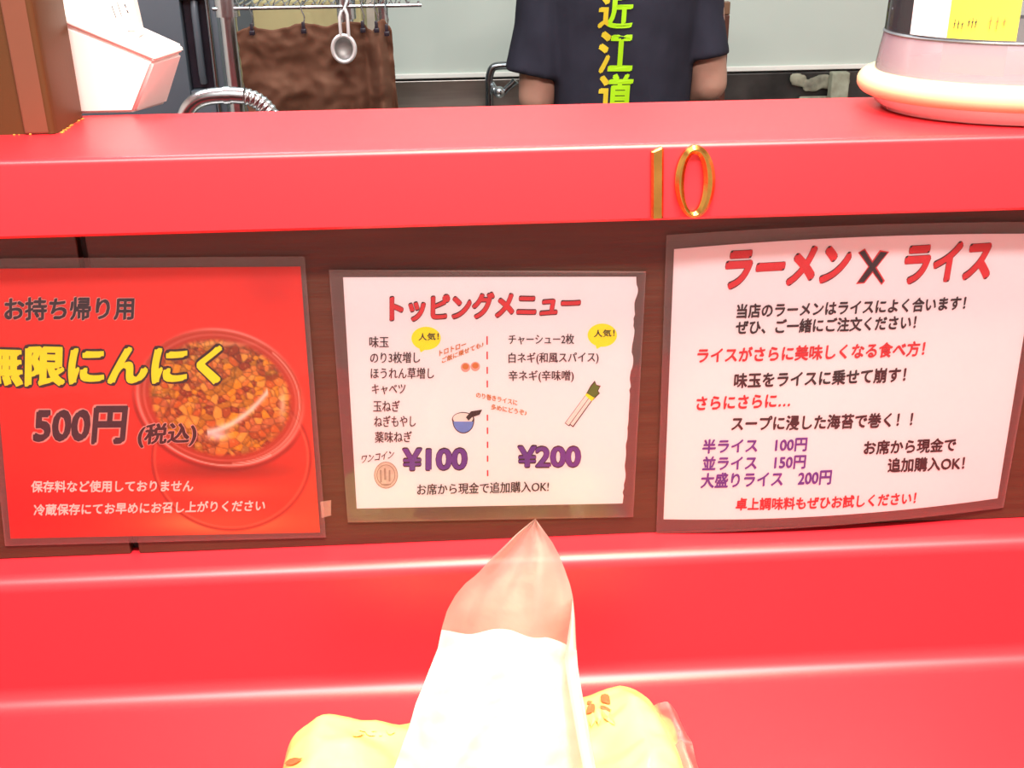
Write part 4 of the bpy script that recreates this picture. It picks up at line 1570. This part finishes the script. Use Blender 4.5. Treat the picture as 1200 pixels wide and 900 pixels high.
# trousers
bm = bmesh.new()
loft(bm, [(V3(0, 0, .82), .165, .115), (V3(0, 0, .92), .165, .115), (V3(0, 0, 1.0), .15, .108)], 28, 2.4)
for sd in (-1, 1):
    cone_chain(bm, [(V3(sd * .088, 0, .86), .092), (V3(sd * .095, .01, .6), .082), (V3(sd * .10, .01, .48), .068), (V3(sd * .105, -.01, .12), .058)])
fuse('trousers', bm, M['pants'], per, .008, 5)
bm = bmesh.new()
for sd in (-1, 1):
    loft(bm, [(V3(sd * .108, .035, .002), .046, .125), (V3(sd * .108, .035, .03), .048, .128), (V3(sd * .108, .02, .06), .043, .10), (V3(sd * .106, -.01, .095), .040, .05)], 20, 2.6)
fuse('shoe', bm, M['shoe'], per, .006, 3)

# T-shirt
bm = bmesh.new()
loft(bm, [(V3(.0, 0, .90), .150, .118), (V3(.0, 0, .98), .144, .117), (V3(.002, 0, 1.08), .141, .114), (V3(.002, 0, 1.18), .146, .115), (V3(0, 0, 1.28), .155, .115), (V3(0, 0, 1.36), .155, .103), (V3(0, 0, 1.41), .13, .085), (V3(0, 0, 1.44), .07, .066)], 32, 2.6)
for sd in (-1, 1):
    s0, s1 = V3(sd * .10, 0, 1.365), V3(sd * .140, 0, 1.36)
    if sd < 0:
        h1, h2 = V3(-.160, -.012, 1.22), V3(-.178, -.02, 1.132)
    else:
        h1, h2 = V3(.150, -.012, 1.23), V3(.160, -.02, 1.158)
    q, rr = [s0, s1, s1.lerp(h1, .5), h1, h2], [.055, .062, .060, .057, .060]
    tube(bm, q, rr, 20)
off = lambda p: Vector((0, 1, 0)) * (.004 * math.sin(p.x * 38 + p.z * 14) + .009 * noise.noise(Vector((p.x * 14, p.y * 4, p.z * 6))) + .003 * noise.noise(Vector((p.x * 30, 0, p.z * 16))))
shirt = fuse('t_shirt', bm, M['shirt'], per, .006, 5, off)
# lettering down the back
wm = [shirt.data.vertices[i].co + Vector((pcx, yp_, 0)) for i in range(len(shirt.data.vertices))]
bvs = BVHTree.FromPolygons([tuple(p) for p in wm], [list(p.vertices) for p in shirt.data.polygons])


def back_text(s, x0, y0, x1, y1, m, lift, nibs, clip=None, shear=0):
    V, fs = thick(s, nibs)
    B = glyph(s)[0]
    mn, mx_ = B.min(0), B.max(0)
    A, Bq = aty(x0, y1, yp_ - .12), aty(x1, y0, yp_ - .12)
    vs = []
    if clip is not None:
        cen = lambda q: sum((V[i][0] - mn[0]) / (mx_[0] - mn[0]) for i in q) / len(q)
        fs = [q for q in fs if (cen(q) < clip[0]) == clip[1]]
    for x, y in V:
        gx, gy = (x - mn[0]) / (mx_[0] - mn[0]), (y - mn[1]) / (mx_[1] - mn[1])
        X, Z = A.x + (Bq.x - A.x) * (gx + shear * gy), A.z + (Bq.z - A.z) * gy
        h = bvs.ray_cast(Vector((X, yp_ - .5, Z)), Vector((0, 1, 0)))
        yy = h[0].y if h[0] else yp_ - .12
        vs.append(Vector((X, yy - lift, Z)))
    o = from_py('back_lettering', vs, fs, m, shirt)
    # 'link' already subtracts every parent's location
    return o


for s, y0, y1 in (('近', -6, 33), ('江', 38, 86), ('道', 88, 132)):
    back_text(s, 702, y0, 741, y1, M['amber'], .0016, ((.03, .03), (.02, -.012)), (.31, True), shear=.04)
    back_text(s, 702, y0, 741, y1, M['lime'], .0020, ((.03, .03), (.02, -.012)), (.31, False), shear=.04)
